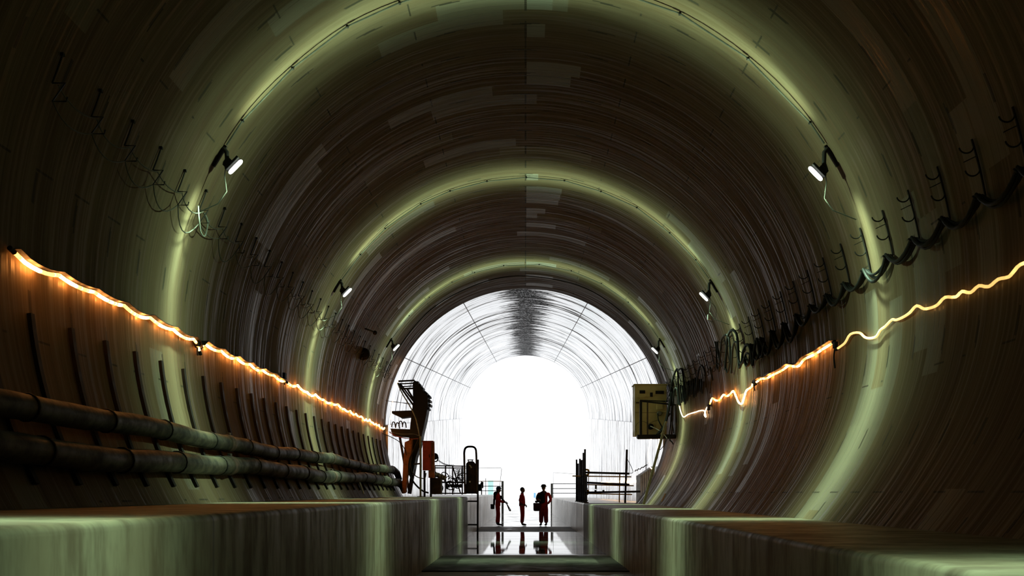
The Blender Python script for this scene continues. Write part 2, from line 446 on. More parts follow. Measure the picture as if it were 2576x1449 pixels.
for k, y in enumerate(LAMP_Y):
    for s in (-1, 1):
        side = 'left' if s < 0 else 'right'
        c = Vector((s*3.85, y, EYE+4.33 if s < 0 else EYE+4.24))
        lab = {0: 'small flood lamp high on the %s lining just outside the picture',
               1: 'glowing flood lamp on dark bracket high on %s lining, nearest and largest on that side',
               2: 'glowing flood lamp on %s lining, midway between the nearest and farthest lamps',
               3: 'smallest glowing flood lamp on %s lining, beside the bright portal arch'}[k] % side
        t = empty('flood_lamp', c+Vector((s*0.3, 0, 0.1)), lab, 'lamp', 'flood lamps along the lining')
        a = math.radians(58.7)
        rad = Vector((math.sin(a)*s, 0, math.cos(a))); tan = Vector((-math.cos(a)*s, 0, math.sin(a)))
        td = Vector((-s*0.70, 0, 0.71))                      # long side of the lens
        nrm = Vector((-s*0.71, 0, -0.70))
        wp = Vector((0, y, ZC))+rad*(R-0.01)
        base = wp-tan*0.09
        MB().bar(base-tan*0.20-rad*0.012, base+tan*0.12-rad*0.012, 0.03, 0.045, rad).build('mounting_bar', 'black_steel', t)
        jt = c-td*0.06-nrm*0.12
        MB().tube([base+tan*0.07-rad*0.01, base+tan*0.05-rad*0.07, (base+tan*0.05-rad*0.1).lerp(jt, 0.6), jt], [0.028, 0.03, 0.03, 0.045], 8).build('bracket_arm', 'black_steel', t, True)
        rot = Matrix((td, Vector((0, 1, 0)), td.cross(Vector((0, 1, 0))))).transposed()
        MB().bev(c-nrm*0.055, (0.24, 0.10, 0.035), 0.012, rot).bev(jt.lerp(c-nrm*0.06, 0.35), (0.13, 0.09, 0.07), 0.02, rot).build('housing', 'black_steel', t, True)
        MB().tube([c-td*0.125, c-td*0.115, c-td*0.09, c, c+td*0.09, c+td*0.115, c+td*0.125], [0.006, 0.019, 0.026, 0.028, 0.026, 0.019, 0.006], 12).build('glowing_lens', 'lamp_lens', t, True)
        cpts = [jt+Vector((0, 0, -0.02)), jt+Vector((s*0.02, 0, -0.16)), jt+Vector((s*0.0, 0.02, -0.36)), jt+Vector((s*0.12, 0.03, -0.52)), wall(jt.z-0.62, s, y+0.05, 0.04)]
        MB().tube(cpts, 0.008, 6).build('power_cord', 'dark_wire', t, True)
        lo = lamp_light(c, y); lo.location = c+nrm*0.15-Vector((0, 0.05, 0)); lo.location.y = y-0.04

# ------------------------------------------------------------------ helpers for things fixed to the lining
def ray_wall(px, py, off=0.05):
    side = 1 if px > VX else -1; k = (VY-py)/abs(px-VX); zl, zh = EYE-1.0, ZC+R-0.3
    for _ in range(40):
        z = (zl+zh)/2; p = wall(z, side, 0, off)
        if (p.z-EYE) > k*abs(p.x): zh = z
        else: zl = z
    p = wall((zl+zh)/2, side, 0, off); p.y = F*p.x/(px-VX); return p
def smooth_path(pts, n=6):
    pts = [Vector(p) for p in pts]; out = []
    P = [pts[0]*2-pts[1]]+pts+[pts[-1]*2-pts[-2]]
    for i in range(1, len(P)-2):
        a, b, c, d = P[i-1], P[i], P[i+1], P[i+2]
        for j in range(n):
            t = j/n; out.append(0.5*((2*b)+(c-a)*t+(2*a-5*b+4*c-d)*t*t+(3*b-a-3*c+d)*t**3))
    out.append(pts[-1]); return out
def scallop(side, z, y0, y1, pitch=0.66, sag=0.035, off=0.055, jit=0.012, seed=1):
    rnd = random.Random(seed); n = max(2, int(round((y1-y0)/pitch))); pts = []
    zs = [z+rnd.uniform(-jit, jit) for _ in range(n+1)]
    for i in range(n):
        sg = sag*rnd.uniform(0.6, 1.3)
        for j in range(6):
            t = j/6; zz = zs[i]*(1-t)+zs[i+1]*t-sg*4*t*(1-t)
            pts.append(wall(zz, side, y0+(y1-y0)*(i+t)/n, off))
    pts.append(wall(zs[-1], side, y1, off)); return pts
def rope(name, pts, mat, label, r=0.019, ledge=False, group=None, ends=True):
    t = empty(name, pts[len(pts)//2], label, 'light rope', group)
    MB().tube(pts, r, 7).build('glowing_tube', mat, t, True)
    if ledge:
        mb = MB()
        for a, b in zip(pts[:-1], pts[1:]):
            s = 1 if a.x > 0 else -1
            mb.bar(a+Vector((s*0.0, 0, r+0.016)), b+Vector((s*0.0, 0, r+0.016)), 0.12, 0.008)
        mb.build('added_light_shield', 'black_steel', t)  # added strip above the tube, cuts off its upward light
    if ends:
        MB().cyl(pts[0]-(pts[1]-pts[0]).normalized()*0.07, pts[0], 0.024).build('end_plug', 'rubber', t, True)
        MB().cyl(pts[-1]+(pts[-1]-pts[-2]).normalized()*0.07, pts[-1], 0.024).build('end_plug', 'rubber', t, True)
    return t
ZR = EYE+2.165
l1 = scallop(-1, ZR, 7.02, 10.75, seed=3)
l1[0] = wall(ZR+0.02, -1, 6.98, .055)
l1 += [wall(ZR-0.06, -1, 10.85, .06), wall(ZR-0.14, -1, 10.92, .06)]
rope('light_rope', l1, 'rope_bright', 'glowing amber light rope on left lining, nearest length beside the dark picture edge', 0.02, True, 'light ropes')
l2 = [wall(ZR-0.09, -1, 10.98, .06), wall(ZR-0.03, -1, 11.06, .06)]+scallop(-1, ZR-0.005, 11.12, 14.8, seed=5)
rope('light_rope', l2, 'rope_bright', 'glowing amber light rope on left lining, middle length between two joints', 0.02, True, 'light ropes')
l3 = scallop(-1, ZR, 14.98, 21.7, seed=8, sag=0.045, jit=0.03)+scallop(-1, ZR-0.02, 21.9, 25.3, seed=11, sag=0.05, jit=0.05, pitch=0.5)
rope('light_rope', l3, 'rope_bright', 'glowing amber light rope on left lining, farthest length running to the black steel frame', 0.024, False, 'light ropes')
l4 = smooth_path([at(979, 1072, 25.4), at(984, 1040, 25.4), at(989, 1000, 25.4), at(993, 975, 25.4), at(1000, 962, 25.4), at(1004, 945, 25.4), at(1012, 918, 25.4), at(1018, 907, 25.4)], 4)
rope('light_rope', l4, 'rope_far', 'white glowing light rope climbing beside the black steel frame at the tunnel edge', 0.017, False, 'light ropes', False)
def pxs(lst): return [ray_wall(a, b, 0.055) for a, b in lst]
r1 = pxs([(2700, 605), (2640, 640), (2600, 655), (2566, 666), (2550, 683), (2536, 697), (2510, 703), (2487, 721), (2462, 719), (2441, 736), (2420, 733), (2404, 747), (2377, 748), (2360, 765), (2346, 773), (2325, 777), (2306, 769), (2290, 785), (2275, 796), (2255, 805), (2244, 804), (2228, 820), (2215, 830), (2205, 846), (2190, 851), (2175, 848), (2162, 837), (2139, 841), (2126, 862), (2108, 876)])
rope('light_rope', smooth_path(r1, 3), 'rope_dim', 'dim yellow light rope sagging along right lining nearest the picture edge', 0.017, False, 'light ropes')
r2 = pxs([(2095, 862), (2080, 872), (2068, 879), (2052, 890), (2035, 898), (2022, 905), (2010, 920), (1998, 922), (1984, 920), (1970, 930), (1955, 938), (1940, 945), (1928, 952), (1915, 953), (1903, 961)])
rope('light_rope', smooth_path(r2, 3), 'rope_bright', 'bright amber light rope on right lining between two black connectors', 0.019, True, 'light ropes')
r3 = pxs([(1894, 964), (1890, 974), (1878, 982), (1872, 1000), (1866, 1016), (1858, 1012), (1852, 998), (1845, 984), (1838, 990), (1828, 997), (1820, 993), (1810, 1006), (1800, 1007), (1792, 1002), (1786, 1016)])
rope('light_rope', smooth_path(r3, 3), 'rope_bright', 'bright light rope with a deep V shaped dip below the hanging cables on right lining', 0.02, False, 'light ropes')
r4 = pxs([(1781, 1022), (1776, 1030), (1772, 1044), (1776, 1049), (1772, 1034), (1762, 1033), (1752, 1036), (1742, 1039), (1730, 1043), (1721, 1049), (1716, 1045), (1711, 1030), (1709, 1020)])
rope('light_rope', smooth_path(r4, 3), 'rope_far', 'thin glowing light rope on right lining just beside the cream control cabinet', 0.014, False, 'light ropes')
rf = [at(a, b, 24.72) for a, b in ((1638, 1104), (1636, 1114), (1632, 1130), (1632, 1158), (1636, 1176), (1645, 1178), (1650, 1158), (1654, 1135), (1657, 1116), (1658, 1104))]
rope('light_rope', smooth_path(rf, 3), 'rope_far', 'loop of glowing light rope hanging under the cream control cabinet', 0.017, False, 'light ropes', False)
fr = []
for i, (a, b) in enumerate([(1612, 1209), (1600, 1212), (1592, 1209), (1583, 1214), (1574, 1212), (1567, 1206), (1558, 1211), (1548, 1211), (1536, 1212), (1524, 1214), (1512, 1214)]):
    y = F*4.575/(a-VX); fr.append(Vector((4.575, y, EYE-(b-VY)*y/F)))
rope('light_rope', smooth_path(fr, 3), 'rope_far', 'glowing light rope on the far white wall behind the railing tubes', 0.03, False, 'light ropes', False)
# connector boxes between the rope lengths
for (px, py), lab in (((2101, 868), 'black connector with dangling lead between dim and bright ropes on right lining'),
                      ((1899, 962), 'small black connector box on right lining left of the streaked wall'),
                      ((1783, 1024), 'black connector box hanging at the rope end near the cream cabinet'),
                      ((497, 864), 'small black connector box at the first rope joint on left lining'),
                      ((716, 946), 'black connector box on the second rope joint of the left lining')):
    p = ray_wall(px, py, 0.06); k = p.y/11.0
    t = empty('rope_connector', p, lab, 'connector', 'rope connectors')
    MB().bev(p, (0.05, 0.09*k, 0.09*k), 0.012).build('box', 'rubber', t)
    n = 7 if px == 2101 else 3
    MB().tube(smooth_path([p+Vector((0, 0, -0.03)), p+Vector((-.01, .02, -.03-n*0.02)), p+Vector((0, .01, -.03-n*.045))], 4), 0.012, 6).build('lead', 'rubber', t, True)
# glints of rope clips
# ------------------------------------------------------------------ arch wires with clips
def arch_wire(y, degs, label, r=0.010, off=0.035):
    t = empty('arch_wire', ring(0, y, off), label, 'cable', 'wires round the arch')
    pts = [ring(d, y+random.uniform(-.03, .03), off) for d in degs]
    MB().tube(pts, r, 6).build('wire', 'dark_wire', t)
    for p in pts[1:-1]: MB().box(p, (0.03, 0.04, 0.03)).build('clip', 'black_steel', t)
arch_wire(10.2, [-58.2, -53.5, -41.6, -30.4, -21, -11, 2, 14, 26, 39.3, 53.9, 58.0], 'thin dark wire bent round the nearest and largest lit arch')
arch_wire(16.6, [-58.2, -50, -40.5, -29, -20.5, -10.3, 0.2, 10.4, 20.5, 31, 42, 52, 58.0], 'thin dark wire bent round the second lit arch')
arch_wire(22.9, [-58.2, -48, -38, -28, -19, -8, 5, 17, 29, 41, 52, 58.0], 'thin dark wire bent round the third lit arch nearest the bright opening')
ab = [ring(d, 24.1+0.05*math.sin(d*.2), 0.05) for d in range(-72, 71, 3)]
tag(MB().tube(ab, 0.014, 8).build('arch_cable', 'rubber', smooth=True), 'thick black cable curving right round the arch just before the bright hood', 'cable')
# hanging junction boxes under the right lamps
for (px, py, y), lab in (((1784, 798, 16.4), 'small pale junction box hanging under the middle right lamp'),):
    p = at(px, py, y); t = empty('junction_box', p, lab, 'junction box')
    MB().bev(p, (0.07, 0.05, 0.11), 0.012).build('box', 'white_board', t)
    MB().tube(smooth_path([p+Vector((0, 0, .05)), p+Vector((0, 0, .16)), p+Vector((.01, 0, .3))], 4), 0.006, 6).build('upper_lead', 'dark_wire', t, True)
    MB().tube(smooth_path([p+Vector((0, 0, -.05)), p+Vector((.03, 0, -.10)), p+Vector((.11, 0, -.07)), p+Vector((.15, 0, .08)), p+Vector((.13, 0, .22)), p+Vector((.02, 0, .33))], 4), 0.005, 6).build('looped_lead', 'dark_wire', t, True)

# ------------------------------------------------------------------ right lining: cable hooks with cables
HK = [6.405+0.645*k for k in range(30)]
HK = [y for y in HK if y < 25.3]
def hook(y):
    z0, z1 = EYE+3.55, EYE+2.98
    t = empty('cable_hook', wall(z1, 1, y, 0.02), '', 'cable hook', 'row of cable hooks on the right lining')
    MB().tube([wall(z0+(z1-z0)*i/6, 1, y, 0.02) for i in range(7)], 0.011, 6).build('rod', 'black_steel', t)
    def cradle(zt, name, ro=0.075):
        c = wall(zt, 1, y, 0.02); pts = []
        for i in range(9):
            a = PI*i/8*0.92; pts.append(c+Vector((-ro+ro*math.cos(a), 0, -ro*0.95*math.sin(a)+0.0)))
        return MB().tube(pts, 0.008, 6).build(name, 'black_steel', t, True)
    cradle(z0-0.07, 'hook'); cradle(z0-0.30, 'hook')
    MB().bar(wall(z0-0.17, 1, y, 0.02), wall(z0-0.17, 1, y, 0.02)+Vector((-.12, 0.02, -.055)), 0.008).build('brace', 'black_steel', t)
    c = wall(z1, 1, y, 0.02)
    MB().tube([c+Vector((-0.02*0, 0, 0)), c+Vector((-.03, 0, -.03)), c+Vector((-.10, 0, -.03)), c+Vector((-.13, 0, .0))], 0.009, 6).build('bottom_tray', 'black_steel', t)
    return t
h0 = hook(HK[0])
def hk_label(i, y):
    if y < 9.3: return 'curled cable hook on dark right lining, near the picture edge beyond the lit band'
    if y < 11.4: return 'curled cable hook on right lining inside the widest pale green lit band'
    if y < 15.2: return 'curled cable hook on right lining between the first and second lit bands'
    if y < 18.2: return 'curled cable hook on right lining among the big black cable loops'
    return 'small curled cable hook on far right lining above the heap of hanging cables'
h0['label'] = hk_label(0, HK[0])
for i, y in enumerate(HK[1:], 1): dup(h0, (0, y-HK[0], 0), hk_label(i, y))
rnd = random.Random(21)
names = ['uppermost of the thick black cables draped between hooks on right lining', 'middle one of the thick black cables draped between the right hooks', 'lowest sagging thick black cable draped between the hooks on right lining']
for c in range(3):
    pts = []
    hs = [5.9]+HK
    for i in range(len(hs)-1):
        y0, y1 = hs[i], hs[i+1]
        if y1 > 16.5 : break
        sg = rnd.uniform(0.10, 0.19)+0.035*c+(0.16 if y0 > 12.5 else 0)
        for j in range(8):
            q = j/8; zz = EYE+2.985+0.012*c-sg*4*q*(1-q)
            pts.append(wall(zz, 1, y0+(y1-y0)*q, 0.05+0.028*c+0.03*math.sin(q*PI)))
    tag(MB().tube(pts, 0.021-0.003*(c == 1), 8).build('draped_cable', 'rubber', smooth=True), names[c], 'cable', 'thick cables draped on the right hooks')
def zc3(lst, off=0.14):           # points read in the close-up of the loops
    return smooth_path([ray_wall(1690+a/6.038, 820+b/6.038, off) for a, b in lst], 5)
loops = [([(720, 690), (735, 500), (745, 330), (765, 190), (830, 130), (868, 190), (885, 360), (885, 540), (850, 710), (815, 640)], .016, 'narrow black cable loop just left of the tallest loop on right lining'),
         ([(812, 660), (820, 520), (832, 380), (852, 150), (915, 62), (975, 110), (1000, 230), (1012, 430), (1025, 635), (1062, 540), (1080, 400), (1135, 282), (1190, 345), (1225, 600), (1250, 380), (1290, 195), (1335, 430), (1370, 460), (1410, 250)], .022, 'tallest thick black cable loop crossing the second lit band on right lining'),
         ([(905, 715), (912, 520), (925, 330), (962, 240), (1003, 292), (1012, 450), (1030, 560), (1075, 560), (1130, 420), (1190, 440)], .018, 'shorter black cable loop nested inside the tallest loop'),
         ([(655, 235), (672, 300), (680, 450), (684, 590), (705, 660), (725, 560), (700, 380), (692, 240)], .016, 'black cable loop hanging left of the narrow one by the second lit band'),
         ([(380, 900), (405, 690), (440, 598), (485, 640), (512, 760), (515, 930)], .018, 'black inverted U of cable on right lining above the V dipped rope'),
         ([(540, 700), (580, 632), (602, 700), (600, 850), (585, 1020)], .015, 'short hooked black cable with pale tip hanging down right lining'),
         ([(625, 830), (612, 700), (650, 590), (690, 570), (735, 600)], .014, 'thin black cable arch at the foot of the tall loops'),
         ([(-20, 1050), (0, 880), (40, 730), (85, 665), (100, 900), (112, 1100), (125, 1215)], .024, 'thick black cable running from hooks down to the control cabinet'),
         ([(20, 1200), (35, 1000), (62, 940), (88, 1010), (100, 1190)], .018, 'small black cable arch close above the control cabinet rail'),
         ([(95, 670), (150, 655), (178, 800), (188, 1000), (205, 1180), (235, 980), (248, 850)], .022, 'black cable dropping in a long V at the left of the hanging heap')]
for pts, r, lab in loops:
    tag(MB().tube(zc3(pts), r*1.25, 8).build('cable_loop', 'rubber', smooth=True), lab, 'cable', 'slack cable loops on the right lining')
rnd = random.Random(5)
for k in range(11):
    x0 = 130+k*32; tp = 930-k*9+rnd.uniform(-30, 30); bt = 1150-k*14+rnd.uniform(-35, 25); wd = rnd.uniform(26, 44)
    if k > 2: tp -= 20
    pts = [(x0, tp-40), (x0+wd*.2, (tp+bt)/2), (x0+wd*.5, bt), (x0+wd*.8, (tp+bt)/2), (x0+wd, tp)]
    tag(MB().tube(zc3(pts, 0.10+0.012*(k % 4)), 0.025, 7).build('hanging_cable', 'rubber', smooth=True), 'black cable hanging in a narrow U within the heap beyond the large loops', 'cable', 'heap of hanging cables on the right lining')

# ------------------------------------------------------------------ left lining: rails, pipes, wire brackets
RY = [6.58+0.645*k for k in range(29)]
def rail(y):
    za, zb = EYE+1.68, EYE+0.07; mb = MB(); pts = [wall(za+(zb-za)*i/10, -1, y, 0.018) for i in range(11)]
    for a, b in zip(pts[:-1], pts[1:]):
        d = (b-a).normalized(); mb.bar(a-d*0.004, b+d*0.004, 0.055, 0.045, Vector((1, 0, 0)))
    return mb.build('support_rail', 'black_steel')
def rl_label(y):
    if y < 9: return 'curved black support rail on dark left lining near the picture edge, above the pipes'
    if y < 11.4: return 'curved black support rail on left lining inside the wide pale green band'
    if y < 15.4: return 'curved black support rail on brown left lining between first and second lit bands'
    if y < 18: return 'curved black support rail on left lining inside the second lit band'
    if y < 21.6: return 'curved black support rail on left lining between second and third lit bands'
    return 'small curved black support rail on left lining near the black steel frame'
r0 = tag(rail(RY[0]), rl_label(RY[0]), 'support rail', 'support rails behind the pipes')
for y in RY[1:]: dup(r0, (0, y-RY[0], 0), rl_label(y))
def pipe(x, zc, r, seed, label):
    rnd = random.Random(seed); ph = rnd.uniform(0, 6)
    t = empty('utility_pipe', (x, 6.0, EYE+zc), label, 'pipe', 'utility pipes along left wall')
    def c(y): return Vector((x+0.022*math.sin(y*1.1+ph), y, EYE+zc+0.028*math.sin(y*0.75+ph*2)+0.012*math.sin(y*2.3)))
    ys = [1.5+0.3*i for i in range(80)]; ys = [y for y in ys if y < 25.0]
    MB().tube([c(y) for y in ys]+[c(25.0)+Vector((.08, .2, -.10)), c(25.0)+Vector((.14, .35, -.32))], [r*(1+0.03*math.sin(i*1.7)) for i in range(len(ys))]+[r*.95, r*.8], 18).build('pipe_run', 'dusty_pipe', t, True)
    for y in (4.8, 11.3-seed*.25, 17.3-seed*.4, 23.6-seed*.3):
        p = c(y); d = (c(y+.1)-c(y-.1)).normalized()
        MB().tube([p-d*0.07, p-d*0.06, p-d*0.012, p+d*0.012, p+d*.06, p+d*.07], [r*1.02, r*1.12, r*1.12, r*1.12, r*1.12, r*1.02], 18).bev(p+Vector((0.02, 0, r*1.15)), (0.05, 0.06, 0.05), 0.01).build('coupling', 'rusty_steel', t, True)
    for y in RY[::2]:
        p = c(y); MB().tube([p+Vector((math.cos(a), 0, math.sin(a)))*r*1.05 for a in [2*PI*i/14 for i in range(14)]], 0.009, 5, closed=True).build('strap', 'black_steel', t, True)
pipe(-4.30, 0.72, 0.115, 1, 'upper of two dusty utility pipes running along the left lining')
pipe(-4.16, 0.37, 0.125, 2, 'lower of two dusty utility pipes running along the left lining')
BY = [7.1+0.64*k for k in range(28)]
def wbr(y):
    za = EYE+4.05; z1 = EYE+3.80
    t = empty('wire_bracket', wall(z1, -1, y, 0.02), '', 'wire bracket', 'row of wire brackets on the left lining')
    MB().tube([wall(za, -1, y, 0.02), wall((za+z1)/2, -1, y, 0.03), wall(z1, -1, y, 0.03)], 0.009, 6).build('rod', 'black_steel', t)
    MB().box(wall(za+.01, -1, y, 0.02), (0.03, 0.03, 0.03)).build('bolt_head', 'black_steel', t)
    p = wall(z1, -1, y, 0.03)
    MB().tube([p, p+Vector((.12, 0, .0)), p+Vector((0.0, 0, -.17)), p+Vector((.13, 0, -.17)), p+Vector((.14, 0, -.13))], 0.008, 5).build('bent_rack', 'black_steel', t)
    return t
def wb_label(y):
    if y < 9.2: return 'bent wire bracket on dark upper left lining, nearest the picture edge'
    if y < 11.4: return 'bent wire bracket on left lining in the bright patch under the nearest lamp'
    if y < 15.4: return 'bent wire bracket on dark left lining between the first and second lamps'
    if y < 18: return 'bent wire bracket on left lining just under the middle lamp'
    return 'tiny bent wire bracket on left lining between the middle and farthest lamps'
b0 = wbr(BY[0]); b0['label'] = wb_label(BY[0])
for y in BY[1:]: dup(b0, (0, y-BY[0], 0), wb_label(y))
rnd = random.Random(13)
for c, lab in enumerate(('thin dark wire sagging in short loops along the left brackets', 'second thin wire hanging lower in uneven loops along the left brackets')):
    pts = []
    for i in range(len(BY)-1):
        sg = rnd.uniform(0.04, 0.13)+c*rnd.uniform(0.0, 0.14)
        for j in range(7):
            q = j/7; zz = EYE+3.80-0.15*c-sg*4*q*(1-q)
            pts.append(wall(zz, -1, BY[i]+(BY[i+1]-BY[i])*q, 0.09))
    tag(MB().tube(pts, 0.0075, 6).build('slack_wire', 'dark_wire', smooth=True), lab, 'cable', 'slack wires on the left lining')
p = wall(EYE+3.72, -1, 10.3, 0.09)
tag(MB().tube(smooth_path([p+Vector((0, -.1, .12)), p+Vector((.02, -.12, -.06)), p+Vector((0, -.02, -.2)), p+Vector((0, .12, -.2)), p+Vector((.02, .16, .0)), p+Vector((0, .1, .1))], 5), 0.010, 6).build('wire_coil', 'grey_steel', smooth=True), 'pale looped wire hanging from the bracket under the nearest left lamp', 'cable')
p = ray_wall(920, 891, 0.12)
tag(MB().lathe(p-Vector((.05, 0, 0)), [(0.02, -.06), (0.13, -.05), (0.17, -.03), (0.17, .03), (0.13, .05), (0.02, .06)], 20, (0.35, 1, 0)).build('cable_coil', 'rubber', smooth=True), 'dark round coil hung on the left brackets near the farthest left lamp', 'cable coil')
p = ray_wall(925, 833, 0.02); tt = empty('wall_arm', p, 'short dark arm with knob sticking out of left lining above the coil', 'bracket')
MB().bar(p-Vector((.0, .3, 0)), p+Vector((.16, .05, -.02)), .05, .03).build('arm', 'black_steel', tt)
MB().ball(p+Vector((.18, .06, -.03)), .06).build('knob', 'black_steel', tt, True)

# ------------------------------------------------------------------ left side: black steel frame, cabinet, pipework
GY = 25.0
def A(px, py, y=GY): return at(px, py, y)
def poly_px(pts, y): return [(A(a, b, y).x, A(a, b, y).z) for a, b in pts]
g = empty('steel_gantry', A(1030, 1242, GY), 'tall black steel frame with notched arm standing on the left walkway before the bright opening', 'steel frame')
mb = MB()
for y in (GY, GY+0.55): mb.bar(A(1002, 959, y), A(1043, 957, y), .05, .05)
mb.bar(A(1001, 966), A(1042, 964), .05, .035).bar(A(1003, 973), A(1042, 971), .05, .03).bar(A(1010, 978), A(1042, 977), .06, .05)
mb.build('top_beams', 'black_steel', g)
MB().bar(A(1001, 964), A(1041, 1021), .05, .06).bar(A(1006, 964), A(1042, 1012), .05, .05).bar(A(1024, 978), A(1043, 1008), .05, .06).build('diagonal_brace', 'black_steel', g)
MB().prism(poly_px([(1038, 962), (1044, 957), (1052, 962), (1054, 969), (1060, 975), (1063, 981), (1070, 989), (1076, 996), (1076, 1022), (1074, 1034), (1070, 1056), (1062, 1090), (1056, 1122), (1046, 1150), (1038, 1195), (1022, 1195), (1026, 1150), (1030, 1090), (1034, 1050), (1039, 1010)], GY), GY, GY+0.6).build('curved_arm', 'black_steel', g, bevel=0.01)
for (a, b) in [(1049, 961), (1055, 968), (1061, 976), (1068, 986), (1078, 996), (1079, 1007), (1080, 1018), (1076, 1027), (1072, 990)]:
    q = A(a, b); MB().bev(q+Vector((0, .3, 0)), (.07, .5, .07), .012, Matrix.Rotation(random.uniform(-.5, .5), 3, 'Y')).build('roller_lug', 'rubber', g)
MB().prism(poly_px([(985, 1034), (1040, 1032), (1040, 1047), (1008, 1051), (1000, 1046), (986, 1040)], GY+.1), GY+.1, GY+.5).build('middle_bracket', 'black_steel', g, bevel=.008)
mb = MB()
for k, (a, b) in enumerate([(985, 1062), (995, 1064), (1003, 1060), (1012, 1062)]):
    mb.tube(smooth_path([A(a, b+12, GY+.2), A(a+3, b, GY+.15), A(a+8, b+2, GY+.2), A(a+10, b+14, GY+.25)], 4), .018, 6)
mb.prism(poly_px([(982, 1078), (1036, 1080), (1036, 1100), (988, 1096)], GY+.15), GY+.15, GY+.6).build('lower_tray', 'black_steel', g)
MB().prism(poly_px([(1018, 1112), (1037, 1104), (1034, 1150), (1026, 1192), (1020, 1240), (1010, 1242), (1014, 1170)], GY-.25), GY-.25, GY+.0).build('orange_leg', 'orange_paint', g, bevel=.02)['label'] = 'orange painted leg'
MB().bar(A(1040, 1180, GY+.3), A(1030, 1242, GY+.3), .12, .12).bar(A(1006, 1100, GY+.4), A(1030, 1240, GY+.4), .07, .07).build('dark_leg', 'rusty_steel', g)
for (n, pts, r, m, lab) in (
    ('hose', [(1000, 963), (1012, 990), (1030, 1020), (1045, 1050), (1052, 1080), (1055, 1096)], .02, 'grey_steel', 'grey hose hanging down the front of the black steel frame'),
    ('hose', [(1056, 1100), (1042, 1130), (1030, 1160), (1030, 1190), (1042, 1215), (1062, 1234), (1078, 1240)], .028, 'rubber', 'thick black hose looping from the post top down to the walkway'),
    ('hose', [(1060, 1098), (1046, 1125), (1034, 1150), (1036, 1185), (1050, 1200), (1068, 1203), (1072, 1190)], .016, 'dark_wire', 'thin grey hose looping below the red cabinet'),
    ('power_cable', [(980, 1088), (1000, 1098), (1030, 1104), (1058, 1103)], .012, 'red_cable', 'red cable strung from the rope end to the grey post'),
    ('power_cable', [(978, 1086), (1010, 1092), (1040, 1092), (1058, 1098)], .010, 'grey_steel', 'grey cable strung above the red one to the grey post'),
    ('power_cable', [(985, 1010), (1010, 1013), (1034, 1018)], .008, 'dark_wire', 'upper thin wire crossing behind the steel frame to the lining'),
    ('power_cable', [(970, 1008), (1000, 1012), (1034, 1015)], .008, 'dark_wire', 'lower thin wire crossing behind the steel frame to the lining'),
    ('power_cable', [(962, 1090), (985, 1100), (1005, 1112), (1018, 1130), (1022, 1145)], .012, 'rubber', 'black cable sagging from the glowing rope end to the orange leg')):
    yy = GY-.35 if n == 'hose' else GY-.3
    tag(MB().tube(smooth_path([A(a, b, yy) for a, b in pts], 6), r, 7).build(n, m, smooth=True), lab, 'cable' if n == 'power_cable' else 'hose')
p0 = A(1058, 1247, 24.6)
t = empty('post', (p0.x, 24.6, KL), 'grey steel post beside the red cabinet on the left walkway', 'post')
MB().cyl((p0.x, 24.6, KL), A(1058, 1098, 24.6), .033).build('tube', 'grey_steel', t, True)
MB().box((p0.x, 24.6, KL+.01), (.2, .2, .02)).build('foot_plate', 'rusty_steel', t)
MB().bar(A(1040, 1168, 24.6), A(1060, 1166, 24.6), .05).build('side_clamp', 'rusty_steel', t)
c = empty('red_cabinet', A(1075, 1185, 24.8), 'tall red electrical cabinet on the left walkway left of the pipe rails', 'cabinet')
a_, b_ = A(1063, 1183, 24.8), A(1084, 1111, 24.8)
MB().bev(((a_.x+b_.x)/2, 24.95, (a_.z+b_.z)/2), (b_.x-a_.x, .3, b_.z-a_.z), .012).build('body', 'red_paint', c)
MB().bev(((a_.x+b_.x)/2+.02, 24.95, b_.z+.012), (b_.x-a_.x+.12, .38, .03), .008).build('roof_lip', 'red_paint', c)
MB().box(((a_.x+b_.x)/2, 24.79, (a_.z+b_.z)/2), (b_.x-a_.x-.05, .02, b_.z-a_.z-.08)).build('door', 'red_paint', c)
MB().box((b_.x-.05, 24.77, (a_.z+b_.z)/2), (.02, .03, .1)).build('handle', 'black_steel', c)
MB().bar(A(1086, 1202, 25.0), A(1085, 1113, 25.0), .10, .2).build('side_post', 'orange_paint', c)['label'] = 'orange red channel beside the cabinet'
for q_ in (1068, 1084): MB().bar(A(q_, 1184, 25.0), (A(q_, 0, 25.0).x, 25.0, KL), .06).build('stand_leg', 'black_steel', c)
h = empty('pulley', A(1095, 1160, 25.3), 'small dark pulley hook beside the red cabinet holding the chain', 'pulley')
MB().lathe(A(1094, 1148, 25.3), [(.09, -.04), (.11, -.02), (.11, .02), (.09, .04)], 16, (0, 1, 0)).build('wheel', 'rusty_steel', h, True)
MB().tube(smooth_path([A(1092, 1142, 25.25), A(1099, 1146, 25.25), A(1102, 1152, 25.25), A(1099, 1160, 25.25), A(1093, 1161, 25.25)], 4), .022, 6).build('hook', 'black_steel', h, True)
MB().tube(smooth_path([A(1092, 1142, 25.3), A(1089, 1130, 25.3), A(1090, 1123, 25.3)], 3), .02, 6).build('upper_shackle', 'grey_steel', h, True)
MB().bar(A(1088, 1140, 25.3), A(1088, 1205, 25.3), .03).build('support', 'black_steel', h)
p1, p2 = A(1101, 1157, 25.3), A(1140, 1171, 25.6); n = 18; mb = MB()
for i in range(n):
    q = p1.lerp(p2, i/(n-1))+Vector((0, 0, -.06*math.sin(PI*i/(n-1)))); d = (p2-p1).normalized(); u = Vector((0, 0, 1)) if i % 2 else Vector((0, 1, 0)); u = (u-d*u.dot(d)).normalized()
    mb.tube([q+d*.028*math.cos(a)+u*.02*math.sin(a) for a in [2*PI*k/8 for k in range(8)]], .008, 5, closed=True)
tag(mb.build('chain', 'black_steel', smooth=True), 'short dark chain sloping from the pulley to the pipe rails', 'chain')
